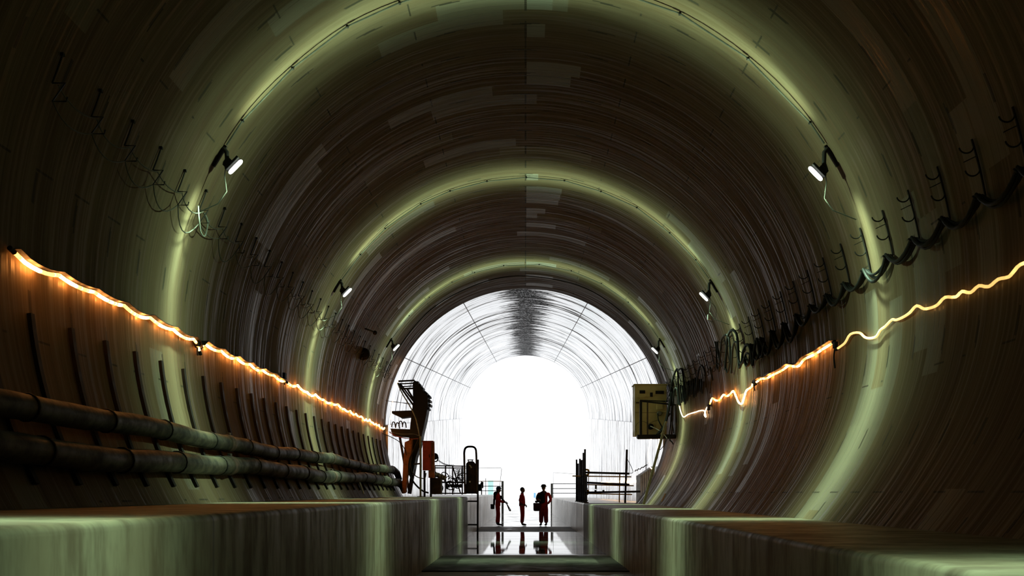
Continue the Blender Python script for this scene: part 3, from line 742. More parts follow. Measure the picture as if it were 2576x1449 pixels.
rk = empty('pipe_rack', A(1130, 1244, 25.6), 'low black rack with twin top rails crowded with hoses on the left walkway', 'rack')
MB().bar(A(1092, 1171.5, 25.6), A(1172, 1173, 25.6), .035).build('top_rail', 'black_steel', rk)
MB().bar(A(1092, 1177, 25.6), A(1172, 1177.5, 25.6), .035).build('second_rail', 'black_steel', rk)
for x in (1094, 1121, 1139, 1163): MB().bar(A(x, 1171, 25.6), A(x, 1244, 25.6), .04).build('upright', 'black_steel', rk)
MB().bar(A(1092, 1213, 25.6), A(1172, 1214, 25.6), .09, .05).build('middle_shelf', 'black_steel', rk)
MB().bar(A(1092, 1241, 25.6), A(1172, 1241, 25.6), .09, .04).build('bottom_shelf', 'black_steel', rk)
MB().bar(A(1140, 1176, 25.5), A(1158, 1240, 25.5), .04).bar(A(1139, 1240, 25.5), A(1156, 1180, 25.5), .03).build('cross_brace', 'black_steel', rk)
mb = MB()
for k in range(7): mb.bar(A(1146, 1182+k*5, 25.7), A(1170, 1182+k*5, 25.7), .02)
for k in range(6): mb.bar(A(1147+k*4.4, 1180, 25.7), A(1147+k*4.4, 1214, 25.7), .018)
mb.build('wire_mesh', 'black_steel', rk)
tp = empty('white_hose_pipe', A(1106, 1204, 25.45), 'short white corrugated pipe lying on the pipe rack shelf', 'pipe')
pts = [A(1090, 1192, 25.45), A(1100, 1195, 25.45), A(1110, 1199, 25.45), A(1121, 1204, 25.45)]
MB().tube(smooth_path(pts, 5), [.075+.006*(i % 2) for i in range(16)], 12).build('tube', 'tyre_white', tp, True)
for (a, b) in ((1096, 1194), (1104, 1197), (1113, 1200), (1119, 1203)):
    q = A(a, b, 25.45); MB().tube([q+Vector((.02*math.cos(x), .09*math.cos(x), .09*math.sin(x))) for x in [2*PI*k/12 for k in range(12)]], .011, 5, closed=True).build('strap_ring', 'rubber', tp)
rnd = random.Random(77)
for k in range(15):
    cx = 1100+rnd.uniform(0, 66); cy = 1222+rnd.uniform(-26, 10); rr = rnd.uniform(.07, .15); q = A(cx, cy, 25.55+rnd.uniform(-.1, .25))
    ax = Vector((rnd.uniform(-.6, .6), 1, rnd.uniform(-.5, .5))).normalized(); u = ax.orthogonal().normalized(); v = ax.cross(u); a0 = rnd.uniform(0, 6); sp = rnd.uniform(3.5, 6.0)
    pts = [q+u*rr*math.cos(a0+sp*i/12)+v*rr*1.2*math.sin(a0+sp*i/12) for i in range(13)]
    if min(p.z for p in pts) < KL+.02: pts = [p+Vector((0, 0, KL+.03-min(p.z for p in pts))) for p in pts]
    tag(MB().tube(pts, rnd.uniform(.012, .02), 6).build('coiled_hose', 'rubber', smooth=True), 'curl of black hose tangled on the pipe rack behind the red cabinet', 'hose', 'tangle of black hoses on the pipe rack')
for k, x in enumerate((1126, 1137, 1148, 1158)):
    t = empty('gas_bottle', A(x, 1228, 25.7), 'small dark cylinder lying on the lower shelf of the pipe rack', 'cylinder', 'dark cylinders on the rack')
    q = A(x, 1222, 25.55)
    MB().lathe(q, [(.02, -.02), (.055, .0), (.065, .03), (.065, .28), (.05, .32)], 14, (0, 1, 0)).build('body', 'black_steel', t, True)
    MB().lathe(q, [(.02, -.06), (.02, -.02)], 8, (0, 1, 0)).build('valve', 'grey_steel', t, True)
bx = empty('tool_chest', A(1097, 1244, 25.2), 'rusty brown metal chest standing under the red cabinet side', 'chest')
a_, b_ = A(1084, 1243.5, 25.2), A(1110, 1204, 25.2)
MB().bev(((a_.x+b_.x)/2, 25.35, (a_.z+b_.z)/2), (b_.x-a_.x, .3, b_.z-a_.z), .015).build('body', 'rusty_steel', bx)
MB().box(((a_.x+b_.x)/2, 25.34, b_.z+.01), (b_.x-a_.x+.03, .33, .03)).build('lid', 'rusty_steel', bx)
MB().box((b_.x, 25.19, (a_.z+b_.z)/2), (.03, .02, b_.z-a_.z)).build('green_edge_strip', 'green_glass', bx)
# inverted-U hoop on its dark machine body
hp = empty('steel_hoop', A(1184, 1244, 25.2), 'tall inverted U steel hoop standing at the edge of the left walkway', 'hoop')
mb = MB()
for k in range(4):
    y = 25.1+k*.075; pts = []
    hp_ = [(1170+k*.4, 1242), (1169, 1200), (1168, 1150), (1168, 1138), (1170, 1129), (1175, 1124.5), (1183, 1123.5), (1191, 1124.5), (1196, 1129), (1198, 1140), (1199, 1180), (1200, 1242)]
    pts = smooth_path([A(a, b, y) for a, b in hp_], 4)
    for p, q in zip(pts[:-1], pts[1:]):
        d = (q-p).normalized(); mb.bar(p-d*.012, q+d*.012, .062, .062, (0, 1, 0))
mb.build('bent_plates', 'rusty_steel', hp)
MB().prism(poly_px([(1172, 1166), (1178, 1160), (1190, 1160), (1196, 1167), (1197, 1242), (1172, 1242)], 25.25), 25.3, 25.6).build('machine_body', 'rusty_steel', hp, bevel=.02)
MB().bar(A(1176, 1157, 25.2), A(1191, 1157, 25.2), .03).bar(A(1178, 1163, 25.1), A(1178, 1157, 25.1), .03).bar(A(1188, 1163, 25.1), A(1188, 1157, 25.1), .03).build('cross_clamp', 'black_steel', hp)
MB().tube([A(1181, 1170, 25.08), A(1184, 1173, 25.06), A(1186, 1177, 25.08)], .02, 6).build('shiny_lever', 'tyre_white', hp, True)
MB().ball(A(1182, 1212, 25.1), .03).build('small_knob', 'tyre_white', hp, True)
pp = empty('guard_post', A(1201, 1350, 26.0), 'tall black post fixed to the left channel wall beside the hoop', 'post')
MB().bar((A(1201.5, 1156, 26).x, 26, 0), A(1202.5, 1156, 26), .058).build('upright', 'black_steel', pp)
for b in (1201, 1261, 1320):
    q = A(1201, b, 26); MB().bar((-W+0.0, 26, q.z), q, .05, .05).build('standoff', 'black_steel', pp)
MB().bev(A(1208, 1226, 26), (.12, .2, .22), .03).bev(A(1213, 1218, 26.1), (.08, .12, .16), .02).build('clamped_motor', 'black_steel', pp)
fb = MB().lathe(A(915, 1243, 19.0), [(.02, 0), (.022, .01), (.022, .30), (.02, .31)], 8, (-.35, 0, 1)).build('white_tube', 'white_board', smooth=True)
tag(fb, 'short white tube leaning on the left lining below the pipes', 'tube')
# ------------------------------------------------------------------ right side: cream control cabinet on its platform
cb = empty('control_cabinet', A(1637, 1095, 24.2), 'cream control cabinet hung on the right lining with dark label plates', 'cabinet')
a_, b_ = A(1597, 1096, 24.2), A(1677, 968, 24.2)
MB().bev(((a_.x+b_.x)/2, 24.45, (a_.z+b_.z)/2), (b_.x-a_.x, .5, b_.z-a_.z), .012).build('body', 'cream_paint', cb)
MB().bev(((a_.x+b_.x)/2, 24.45, b_.z+.012), (b_.x-a_.x+.06, .56, .03), .008).build('roof', 'cream_paint', cb)
def plate(x0, y0, x1, y1, n='label_plate', m='black_steel', d=.012):
    q0, q1 = A(x0, y1, 24.19), A(x1, y0, 24.19)
    return MB().bev(((q0.x+q1.x)/2, 24.19, (q0.z+q1.z)/2), (q1.x-q0.x, d*2, q1.z-q0.z), .004).build(n, m, cb)
plate(1609, 982, 1623, 990); plate(1649, 983, 1670, 991); plate(1635.5, 987.5, 1642, 998)
plate(1652, 1006, 1667, 1030, 'socket_box', 'cream_paint', .05); plate(1603, 994, 1622, 1001, 'faded_plate', 'cream_paint')
MB().lathe(A(1659, 1040, 24.12), [(.06, -.05), (.075, -.02), (.075, .08)], 14, (0, 1, 0)).build('cable_gland', 'grey_steel', cb, True)
MB().lathe(A(1637, 1073, 24.12), [(.05, -.06), (.09, -.03), (.09, .08)], 16, (0, 1, 0)).build('power_plug', 'rubber', cb, True)
MB().tube(smooth_path([A(1655, 1040, 24.05), A(1656, 1055, 24.0), A(1662, 1068, 23.9), A(1668, 1078, 23.8)], 5), .018, 6).build('plug_lead', 'rubber', cb, True)
MB().tube(smooth_path([A(1601, 1088, 24.16), A(1599, 1074, 24.16), A(1606, 1063, 24.16), A(1618, 1060, 24.16), A(1630, 1066, 24.1)], 4)+smooth_path([A(1632, 1066, 24.1), A(1645, 1060, 24.1), A(1656, 1057, 24.1)], 4), .006, 5).build('thin_wiring', 'dark_wire', cb, True)
MB().box(A(1604, 1013, 24.17), (.10, .03, .04)).build('door_latch', 'rusty_steel', cb)
MB().box(((a_.x+b_.x)/2, 24.195, A(0, 1038, 24.2).z), (b_.x-a_.x-.04, .006, .01)).build('door_seam', 'timber', cb)
pf = empty('cabinet_platform', A(1655, 1105, 23.9), 'black steel platform and guard frame carrying the cream cabinet', 'platform')
MB().bar(A(1603, 1099, 23.9), A(1712, 1098, 23.9), .12, .13).build('base_beam', 'black_steel', pf)
MB().bar(A(1605, 1101, 24.7), A(1705, 1100, 24.7), .12, .1).build('base_beam', 'black_steel', pf)
MB().box(((A(1605, 0, 24.3).x+A(1705, 0, 24.3).x)/2, 24.3, A(0, 1096.5, 24.2).z-.02), (1.25, .8, .03)).build('deck', 'black_steel', pf)
MB().bar(A(1612, 1093, 23.8), A(1612, 1008, 23.8), .075).build('thick_upright', 'black_steel', pf)
MB().bar(A(1629, 1093, 23.8), A(1629, 1009, 23.8), .04).build('thin_upright', 'rusty_steel', pf)
MB().bar(A(1610, 1007, 23.8), A(1680, 1010, 23.8), .035).bar(A(1612, 1009, 23.8), A(1712, 1020, 23.8), .045).build('guard_rail', 'black_steel', pf)
MB().bar(A(1702, 1018, 23.8), A(1702, 1095, 23.8), .09).bar(A(1693, 1020, 23.8), A(1690, 1095, 23.8), .04).bar(A(1705, 1068, 23.8), A(1706, 1095, 23.8), .14).build('wall_upright', 'rusty_steel', pf)
MB().bar(A(1652, 1095, 23.75), A(1668, 1075, 23.75), .07).bar(A(1678, 1050, 23.75), A(1685, 1040, 23.75), .06).build('gusset', 'black_steel', pf)
for pts, r, lab in (([(1708, 915), (1700, 940), (1692, 965), (1688, 1000), (1680, 1040), (1670, 1075), (1655, 1092)], .045, 'thick black cable bundle sloping down beside the cream cabinet'),
                    ([(1702, 925), (1694, 960), (1690, 1000), (1688, 1060), (1684, 1090), (1686, 1110)], .018, 'thin black cable beside the thick bundle at the cream cabinet'),
                    ([(1700, 976), (1694, 1000), (1690, 1050), (1695, 1090)], .016, 'short black cable behind the platform guard rail'),
                    ([(1675, 1012), (1680, 1000), (1688, 985), (1692, 975)], .012, 'thin black lead rising from the platform rail to the hooks'),
                    ([(1678, 1105), (1672, 1118), (1664, 1128), (1660, 1132)], .010, 'thin wire dangling below the platform'),
                    ([(1684, 1106), (1690, 1112), (1694, 1118)], .02, 'stub of black cable poking out below the platform'),
                    ([(1636, 1072), (1650, 1078), (1662, 1085), (1672, 1095), (1678, 1103)], .012, 'pale thin lead running from the cabinet plug to the platform edge')):
    m = 'tyre_white' if 'pale' in lab else 'rubber'
    tag(MB().tube(smooth_path([A(a, b, 23.55) for a, b in pts], 6), r, 7).build('cabinet_cable', m, smooth=True), lab, 'cable')
top = A(1676, 1060, 23.3); bot = Vector((A(1619, 1272, 23.3).x, 23.3, KR))
tag(MB().bar(bot, top, .075, .04, (0, 1, 0)).build('leaning_plank', 'timber', bevel=.006), 'long brown plank leaning from the right walkway against the cabinet platform', 'plank')
# row of dark posts along the right kerb
px_row = [(26.6, 1130), (27.3, 1139), (28.2, 1157), (29.1, 1154), (30.1, 1166), (31.0, 1156)]
hh = ['nearest and tallest', 'second nearest, nearly as tall', 'third', 'fourth, thin and pale', 'fifth and shortest', 'farthest']
for i, (y, tp) in enumerate(px_row):
    x = 2.06; zt = EYE+(VY-tp)*y/F
    t = empty('barrier_post', (x, y, KR), '%s dark post of the row along the right channel edge' % hh[i], 'post', 'dark posts along the right channel edge')
    MB().bar((x, y, KR), (x, y, zt), .062).build('upright', 'black_steel', t)
    MB().box((x+.03, y, KR+.015), (.17, .3, .03)).build('foot_plate', 'black_steel', t)
t = empty('hoarding_panel', (2.12, 28.8, KR), 'dark solid panel standing between the posts on the right channel edge', 'panel')
MB().box((2.12, 28.8, KR+.5), (.03, 4.5, .94)).build('sheet', 'black_steel', t)
for z in (KR+.08, KR+.5, KR+.93): MB().bar((2.13, 26.6, z), (2.13, 31.1, z), .05).build('frame_rail', 'black_steel', t)
rl = [((1470, 1188.5), (1583, 1191.5), 'top'), ((1474, 1214), (1583, 1219), 'middle'), ((1472, 1239), (1611, 1236.5), 'bottom')]
for a, b, n in rl:
    t = MB().cyl(A(*a, 26.7), A(*b, 26.7), .036).build('railing_tube', 'black_steel', smooth=True)
    tag(t, '%s thick black tube reaching across the right walkway from the posts' % n, 'railing tube', 'black tubes across the right walkway')
t = empty('vertical_pole', Vector((A(1572.5, 0, 26.5).x, 26.5, KR)), 'black vertical pole crossing the railing tubes on the right walkway', 'pole')
MB().cyl((A(1572.5, 0, 26.5).x, 26.5, KR), A(1577, 1131, 26.5), .036).build('tube', 'black_steel', t, True)
MB().tube(smooth_path([A(1578, 1155, 26.5), A(1586, 1170, 26.5), A(1592, 1185, 26.5), A(1590, 1190, 26.5), A(1582, 1190.5, 26.5)], 5), .01, 6).build('thin_lead', 'rubber', t, True)
yr = empty('yellow_railing', (A(1530, 0, 28.5).x, 28.5, KR), 'yellow painted tube railing behind the black tubes on the right walkway', 'railing')
for (a, b) in (((1440, 1197.5), (1588, 1199.5)), ((1475, 1219), (1594, 1222)), ((1475, 1241.5), (1590, 1244))):
    MB().cyl(A(*a, 28.5), A(*b, 28.5), .022).build('rail', 'yellow_paint', yr, True)
MB().cyl((A(1558, 0, 28.5).x, 28.5, KR), A(1559, 1193, 28.5), .022).build('upright', 'yellow_paint', yr, True)
yh = empty('yellow_gate_hook', A(1476, 1245, 27.2), 'bright yellow bracket gate with two curled hooks beside the dark posts', 'bracket')
MB().cyl(A(1480.5, 1240, 27.2), A(1480.5, 1188, 27.2), .014).build('stem', 'yellow_paint', yh, True)
MB().tube(smooth_path([A(1470, 1183, 27.2), A(1475, 1181.5, 27.2), A(1480, 1183, 27.2), A(1481, 1188, 27.2), A(1479, 1194, 27.2), A(1472, 1195, 27.2)], 4), .035, 7).build('upper_hook', 'yellow_paint', yh, True)
MB().tube(smooth_path([A(1471, 1233, 27.2), A(1476, 1233, 27.2), A(1480, 1236, 27.2), A(1478, 1243, 27.2), A(1472, 1243, 27.2)], 4), .035, 7).build('lower_hook', 'yellow_paint', yh, True)
for (a, b), lab in (((1498, 1234.5), 'nearer'), ((1518, 1234.5), 'farther')):
    MB_ = MB().bev(A(a, b, 26.7), (.07, .06, .05), .01); tag(MB_.build('tube_clamp', 'black_steel'), 'small dark clamp on the bottom black tube, the %s one to the posts' % lab, 'clamp')
tag(MB().bev(A(1499, 1225, 28.5), (.07, .05, .16), .01).build('hanging_tag', 'grey_steel'), 'small grey tag hanging between the railing tubes on the right', 'tag')
st = empty('board_stack', (4.2, 27.4, EYE-.3), 'stack of pale boards stepped against the far right wall under the rope loop', 'boards')
for k in range(7):
    x = 4.05+.075*k; z1 = EYE+.62+.05*k
    MB().prism([(x-.03, EYE-.345), (x+.03, EYE-.345), (x+.03, z1+.03), (x-.03, z1)], 26.9, 27.9).build('board', 'white_board', st)
ty = [(A(a, b, 27).x, 27-i*.03, A(a, b, 27).z) for i, (a, b) in enumerate([(1597, 1186), (1600, 1182), (1602, 1184), (1606, 1179), (1609, 1181), (1613, 1176), (1617, 1176), (1621, 1172), (1626, 1170)])]
tag(MB().tube(ty, .018, 5).build('barbed_wire', 'dark_wire'), 'short kinked dark wire rising to the stacked pale boards', 'wire')
tag(MB().lathe(at(1664, 1262, 19.5), [(.018, 0), (.02, .01), (.02, .22), (.018, .23)], 8, (.5, 0, 1)).build('white_tube', 'white_board', smooth=True), 'short white tube lying at the foot of the right lining', 'tube')

# ------------------------------------------------------------------ far end: railings, thin frames, things outside
def end_rail(x0, x1, top, y, post_x, lab, ylw):
    t = empty('end_railing', (post_x, y, 0), lab, 'railing', 'railings at the far walkway ends')
    MB().box((post_x, y, (top+.02)/2), (.16, .12, top+.02)).build('corner_post', 'grey_steel', t)
    for k, z in enumerate((top, top-.36, top-.70)):
        MB().cyl((x0, y, z), (x1, y, z), .025).build('rail', 'yellow_paint' if (ylw and k == 0) else 'black_steel', t, True)
    return t
e = end_rail(-4.2, -1.72, EYE+.86, 56.9, -1.70, 'three bar railing with grey corner post at far end of left walkway', True)
MB().cyl((-2.95, 56.9, KL), (-2.95, 56.9, EYE+1.08), .02).build('thin_upright', 'black_steel', e, True)
MB().bar((-3.25, 56.8, KL), (-3.25, 56.8, EYE+.85), .08).bev((-3.22, 56.7, EYE+.55), (.22, .2, .4), .03).build('hanging_motor', 'black_steel', e)
end_rail(1.95, 4.2, EYE+.68, 56.9, 1.95, 'three bar railing with grey corner post at far end of right walkway', False)
t = empty('thin_frame', (-2.6, 57.4, KL), 'thin tall wire frame rising behind the left end railing', 'frame', 'thin frames at the far end')
MB().tube([(-4.0, 57.4, KL), (-4.0, 57.4, EYE+1.84), (-1.85, 57.4, EYE+1.87), (-1.78, 57.4, EYE+1.80), (-2.0, 57.4, KL)], .018, 6).build('bent_tube', 'grey_steel', t)
t = empty('thin_frame', (3.0, 57.4, KR), 'thin tall wire frame rising behind the right end railing', 'frame', 'thin frames at the far end')
MB().tube([(2.08, 57.4, KR), (2.08, 57.4, EYE+1.52), (4.1, 57.4, EYE+1.40), (4.1, 57.4, KR)], .016, 6).build('bent_tube', 'grey_steel', t)
for (x, z, hh_, lab) in ((-6.35, 3.3, .9, 'upper'), (-6.35, 1.37, 2.94, 'lower')):
    tag(MB().bev((x, 140, z), (.95, 1.0, hh_), .05).build('site_hut', 'pale_teal'), '%s of two pale teal site boxes seen through the left end railing' % lab, 'box', 'teal boxes outside')
tag(MB().bev((3.05, 254, .7), (.66, .7, 1.6), .08).build('water_drum', 'sky_blue'), 'small pale blue drum standing outside between the two right persons', 'drum')

# ------------------------------------------------------------------ people
def skinmesh(name, mat, chains, parent, o0, sub=1):
    """chains: list of [(x,y,z,r) ...]; every chain after the first may start with an index tuple to branch"""
    verts = []; edges = []; rad = []; roots = []
    for ch in chains:
        prev = None
        for q in ch:
            if isinstance(q, int): prev = q; continue
            verts.append(Vector(q[:3])-Vector(o0)); rad.append((q[3], q[4] if len(q) > 4 else q[3]))
            if prev is None: roots.append(len(verts)-1)
            else: edges.append((prev, len(verts)-1))
            prev = len(verts)-1
    me = D.meshes.new(name); me.from_pydata([tuple(v) for v in verts], edges, [])
    o = D.objects.new(name, me); COL.objects.link(o)
    md = o.modifiers.new('skin', 'SKIN'); md.use_smooth_shade = True; md.branch_smoothing = 0.4
    for i, (a, b) in enumerate(rad):
        sv = me.skin_vertices[0].data[i]; sv.radius = (a, b); sv.use_root = i in roots
    s2 = o.modifiers.new('sub', 'SUBSURF'); s2.levels = sub; s2.render_levels = sub
    me.materials.append(M[mat]); o['_o'] = tuple(o0)
    if parent is not None: o.parent = parent
    return o
def face_bits(t, hc, fwd, tall):
    """head: skull, jaw, nose, ears, eyes as one head mesh; fwd is the horizontal looking direction"""
    side = Vector((-fwd.y, fwd.x, 0)); k = tall/1.75
    rot = Matrix((side, fwd, Vector((0, 0, 1)))).transposed()
    mb = MB().ball(hc, .080*k, .098*k, .118*k, 16, 12, rot).ball(hc+fwd*.025*k-Vector((0, 0, .06*k)), .055*k, .065*k, .065*k, 12, 8, rot)
    mb.ball(hc+fwd*.092*k-Vector((0, 0, .022*k)), .012*k, .018*k, .024*k, 8, 6, rot)
    mb.ball(hc+fwd*.085*k-Vector((0, 0, .062*k)), .026*k, .016*k, .010*k, 8, 6, rot)
    for s in (-1, 1):
        mb.ball(hc+side*s*.078*k, .012*k, .022*k, .034*k, 8, 6, rot)
    return mb
def eyes(t, hc, fwd, k, parent):
    side = Vector((-fwd.y, fwd.x, 0)); mb = MB()
    for s in (-1, 1): mb.ball(hc+fwd*.088*k+side*s*.031*k+Vector((0, 0, .012*k)), .012*k, .01*k, .008*k, 8, 6)
    return mb.build('eyes', 'hair', parent, True)
def hand(mb_chains, wrist, d, up, k):
    """palm, four unequal bent fingers and a side thumb as skinned chains"""
    wrist = Vector(wrist); d = Vector(d).normalized(); s = d.cross(Vector(up)).normalized(); n = s.cross(d)
    palm = [(*wrist, .026*k, .018*k), (*(wrist+d*.05*k), .036*k, .018*k), (*(wrist+d*.09*k), .036*k, .015*k)]
    mb_chains.append(palm)
    for i, (o, L) in enumerate(((-.027, .075), (-.009, .085), (.009, .08), (.027, .062))):
        a = wrist+d*.085*k+s*o*k
        mb_chains.append([(*a, .0095*k), (*(a+d*L*.5*k), .009*k), (*(a+d*L*.8*k-n*L*.35*k), .008*k), (*(a+d*L*.85*k-n*L*.7*k), .007*k)])
    a = wrist+d*.03*k-s*.025*k
    mb_chains.append([(*a, .012*k), (*(a+d*.035*k-s*.03*k), .0105*k), (*(a+d*.065*k-s*.035*k-n*.01), .009*k)])
def V(*a): return Vector(a)
def person(x, y, H, fwd, label, arms, lean=0.0, stance=.09, wide=1.0, jacket='coverall', boots=True, yaw_head=None, legw=1.0):
    k = H/1.75; fwd = Vector(fwd).normalized(); side = Vector((-fwd.y, fwd.x, 0))
    base = V(x, y, 0); t = empty('person', base, label, 'person')
    def B(f, s, z): return base+fwd*(f*k)+side*(s*k)+V(0, 0, z*k)
    def q(v, *r): return (v.x, v.y, v.z)+tuple(a*k for a in r)
    hips, waist, chest, neck = B(lean*.3, 0, .95), B(lean*.55, 0, 1.1), B(lean*.85, 0, 1.32), B(lean, 0, 1.46)
    hc = B(lean+.02, 0, 1.632)
    # body: one continuous skinned figure, pelvis is the root
    ch = [[q(hips, .13*wide, .10), q(waist, .12*wide, .095), q(chest, .145*wide, .11), q(neck, .066), q(B(lean+.01, 0, 1.57), .06)]]
    idx = 5
    legs = []
    for s, ff in ((-1, arms.get('lf', 0.02)), (1, arms.get('rf', -0.02))):
        hip = B(0, s*.085, .88); kn = B(.02+ff, s*.095, .49); an = B(-.01+ff*1.5, s*stance, .09)
        ch.append([0, q(hip, .085, .09), q(kn, .058), q(an, .042), q(B(.13+ff*1.5, s*(stance+.02), .045), .04, .03)]); legs.append((hip, kn, an, ff)); idx += 4
    armpts = []
    for s, key in ((-1, 'L'), (1, 'R')):
        el, wr = arms[key]; sh = B(lean*.9, s*.185*wide, 1.38); e = B(*el); wv = B(*wr); armpts.append((sh, e, wv))
        ch.append([2, q(sh, .055), q(e, .042), q(wv, .030)]); idx += 3
    hands = []
    for (sh, e, wv) in armpts: hand(hands, wv, (wv-e), (0, 0, 1) if abs((wv-e).normalized().z) < .8 else fwd, k)
    skinmesh('body', 'skin', ch, t, base, 2)
    skinmesh('hands', 'skin', hands, t, base, 1)
    hd = face_bits(t, hc, Vector(yaw_head).normalized() if yaw_head else fwd, H).build('head', 'skin', t, True)
    eyes(t, hc, Vector(yaw_head).normalized() if yaw_head else fwd, k, hd)
    cl = [[q(B(lean*.2, 0, .865), .150*wide, .125), q(B(lean*.25, 0, .93), .158*wide, .13), q(waist, .150*wide, .122), q(B(lean*.7, 0, 1.2), .158*wide, .125), q(B(lean*.9, 0, 1.37), .155*wide, .122), q(B(lean, 0, 1.445), .11*wide, .095), q(B(lean, 0, 1.50), .075)]]
    for (sh, e, wv) in armpts: cl.append([4, q(sh, .082), q(sh.lerp(e, .5), .068), q(e, .062), q(e.lerp(wv, .92), .045)])
    skinmesh('coverall_jacket', jacket, cl, t, base, 2)
    tr = [[q(B(lean*.2, 0, 1.06), .145*wide, .115), q(B(0, 0, .93), .15*wide, .125)]]
    for (hip, kn, an, ff) in legs: tr.append([1, q(hip.lerp(kn, .3), .108*legw), q(kn, .090*legw), q(kn.lerp(an, .6), .082*legw), q(an+V(0, 0, .02), .078*legw)])
    skinmesh('coverall_trousers', 'coverall', tr, t, base, 2)
    for (hip, kn, an, ff) in legs:
        f0 = an+fwd*.05*k; bt = []
        if boots: bt.append([q(kn.lerp(an, .25), .074), q(kn.lerp(an, .7), .066), q(an, .058), q(an+fwd*.07*k-V(0, 0, .035*k), .052, .05), q(an+fwd*.21*k-V(0, 0, .048*k), .046, .036)])
        else: bt.append([q(an, .05), q(an+fwd*.06*k-V(0, 0, .04*k), .05, .045), q(an+fwd*.20*k-V(0, 0, .048*k), .044, .036)])
        skinmesh('boot', 'rubber', bt, t, base, 2)
    return t, B, hc, k, fwd, side
def hair_cap(t, hc, fwd, k, long=False):
    side = Vector((-fwd.y, fwd.x, 0)); rot = Matrix((side, fwd, V(0, 0, 1))).transposed()
    mb = MB().ball(hc-fwd*.018*k+V(0, 0, .022*k), .086*k, .100*k, .108*k, 16, 10, rot)
    if long: mb.ball(hc-fwd*.06*k-V(0, 0, .10*k), .075*k, .055*k, .16*k, 12, 8, rot)
    return mb.build('hair', 'hair', t, True)
def helmet(t, hc, fwd, k, mat, up=.035):
    c = hc+V(0, 0, up*k); prof = [(.128, -.0), (.124, .012), (.118, .03), (.108, .07), (.085, .10), (.05, .118), (.008, .122)]
    h_ = MB().lathe(c, [(r*k, z*k) for r, z in prof], 18).build('helmet', mat, t, True)
    side = Vector((-fwd.y, fwd.x, 0)); rot = Matrix((side, fwd, V(0, 0, 1))).transposed()
    MB().ball(c+fwd*.11*k, .09*k, .06*k, .01*k, 14, 6, rot).build('peak', mat, h_, True)
    return h_
PY = 34.6
# 1: left person in a blue helmet, walking stick of folded tripod under the arm
t, B, hc, k, fw, sd = person(-1.25, PY, 1.74, (1, -.15, 0), 'person in red coverall, dark hood and blue helmet, side on, holding a folded tripod', {'L': ((.05, -.26, 1.12), (.30, -.10, 1.10)), 'R': ((.06, .26, 1.10), (.32, .10, 1.06)), 'lf': .03, 'rf': -.03}, lean=.02)
hair_cap(t, hc, fw, k, True); helmet(t, hc, fw, k, 'blue_helmet')
MB().ball(B(-.10, 0, 1.43), .10, .11, .13, 12, 8).ball(B(-.14, 0, 1.30), .06, .12, .16, 12, 8).build('dark_hood', 'black_cloth', t, True)
MB().bar(B(-.15, 0, 1.25), B(-.16, 0, .95), .10, .05).build('rear_strap', 'black_cloth', t)
tr = empty('folded_tripod', B(.45, -.05, .7), 'black folded tripod held across the body of the blue helmeted person', 'tripod')
for o_, nm in ((-.03, 0), (.0, 1), (.035, 2)):
    MB().tube([B(.16, o_, 1.27+o_), B(.42, o_, .98), B(.56+o_*.8, o_, .70+o_*.6)], [.02, .018, .014], 6).build('leg', 'black_steel', tr, True)
MB().bev(B(.14, 0, 1.30), (.1, .1, .14), .02).build('head', 'black_steel', tr)
MB().ball(B(.57, 0, .70), .04).build('foot_pad', 'rubber', tr, True)
sb = empty('shoulder_bag', B(-.23, .05, .80), 'small black bag hanging behind the hip of the blue helmeted person', 'bag')
MB().bev(B(-.24, .0, .86), (.17, .2, .21), .035).build('pouch', 'black_cloth', sb, True)
MB().bev(B(-.24, .0, .95), (.18, .21, .06), .02).build('flap', 'black_cloth', sb, True)
MB().tube([B(-.2, -.02, .95), B(-.18, -.1, 1.2), B(-.06, -.12, 1.46), B(.12, -.08, 1.3)], .014, 6).build('strap', 'black_cloth', sb, True)
# 2: middle person side on
t, B, hc, k, fw, sd = person(-.15, PY, 1.73, (1, -.1, 0), 'bareheaded person in red coverall standing side on with hands at the waist', {'L': ((-.09, -.23, 1.14), (.10, -.12, .98)), 'R': ((-.09, .23, 1.14), (.10, .12, .98)), 'lf': .0, 'rf': .0}, lean=.0, boots=False)
hair_cap(t, hc, fw, k)
MB().tube([B(.155*math.cos(a)*.85, .155*math.sin(a), .985) for a in [2*PI*i/16 for i in range(16)]], .016, 6, closed=True).build('belt', 'black_cloth', t, True)
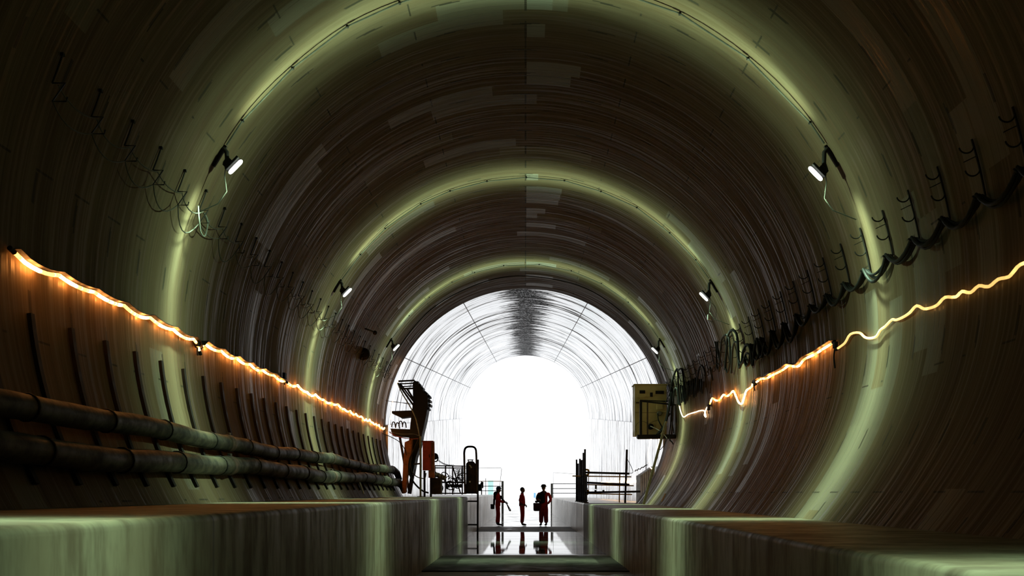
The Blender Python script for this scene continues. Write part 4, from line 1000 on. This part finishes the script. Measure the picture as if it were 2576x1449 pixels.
# 3: right person facing the camera with camera bag
t, B, hc, k, fw, sd = person(.82, PY, 1.84, (-.25, -1, 0), 'tall person in red coverall under a dark vest facing the viewer with camera gear', {'R': ((-.02, .31, 1.12), (.12, .20, .93)), 'L': ((.05, -.28, 1.13), (.24, -.16, 1.12)), 'lf': .02, 'rf': .0}, lean=.0, wide=1.2, stance=.11, boots=False, legw=1.2)
# side axis: +side is towards the viewer's left
helmet(t, hc, fw, k, 'dark_helmet', .03)
mb = MB()
base = V(.82, PY, 0); side = sd
vest = [[tuple(B(.02, -.05, .93))+(.19*k, .165*k), tuple(B(.02, -.06, 1.08))+(.19*k, .17*k), tuple(B(.02, -.06, 1.22))+(.19*k, .17*k), tuple(B(.01, -.06, 1.36))+(.17*k, .15*k), tuple(B(.01, -.03, 1.47))+(.11*k, .10*k)]]
skinmesh('dark_vest', 'black_cloth', vest, t, base, 2)
skinmesh('dark_sleeve', 'black_cloth', [[tuple(B(0, -.2, 1.38))+(.088*k,), tuple(B(.03, -.25, 1.26))+(.082*k,), tuple(B(.05, -.28, 1.13))+(.074*k,), tuple(B(.2, -.19, 1.12))+(.056*k,)]], t, base, 2)
MB().tube([B(.16, -.12, 1.0), B(.17, .02, 1.2), B(.08, .1, 1.42), B(-.05, .08, 1.46)], .022, 6).build('chest_strap', 'black_cloth', t, True)
cm = empty('camera', B(.3, -.2, 1.0), 'black camera held at the belly of the tall person', 'camera')
MB().bev(B(.30, -.14, 1.05), (.14, .09, .10), .02).build('camera_body', 'black_steel', cm)
MB().cyl(B(.32, -.17, 1.05), B(.36, -.29, 1.03), .05, 14).build('lens', 'black_steel', cm, True)
bg2 = empty('gear_bag', B(.12, -.34, .62), 'large dark red gear bag hanging at the hip of the tall person', 'bag')
MB().bev(B(.16, -.27, .80), (.30, .26, .36), .09).build('bag_body', grime('bag_cloth', (.07, .012, .015), (.04, .01, .012), .9), bg2, True)
MB().bev(B(.16, -.27, .93), (.31, .28, .1), .04).build('flap', 'bag_cloth', bg2, True)
MB().tube([B(.1, -.3, .95), B(.1, -.15, 1.2), B(.05, .02, 1.48)], .016, 6).build('strap', 'black_cloth', bg2, True)
for o in D.objects:
    if '_o' in o: del o['_o']
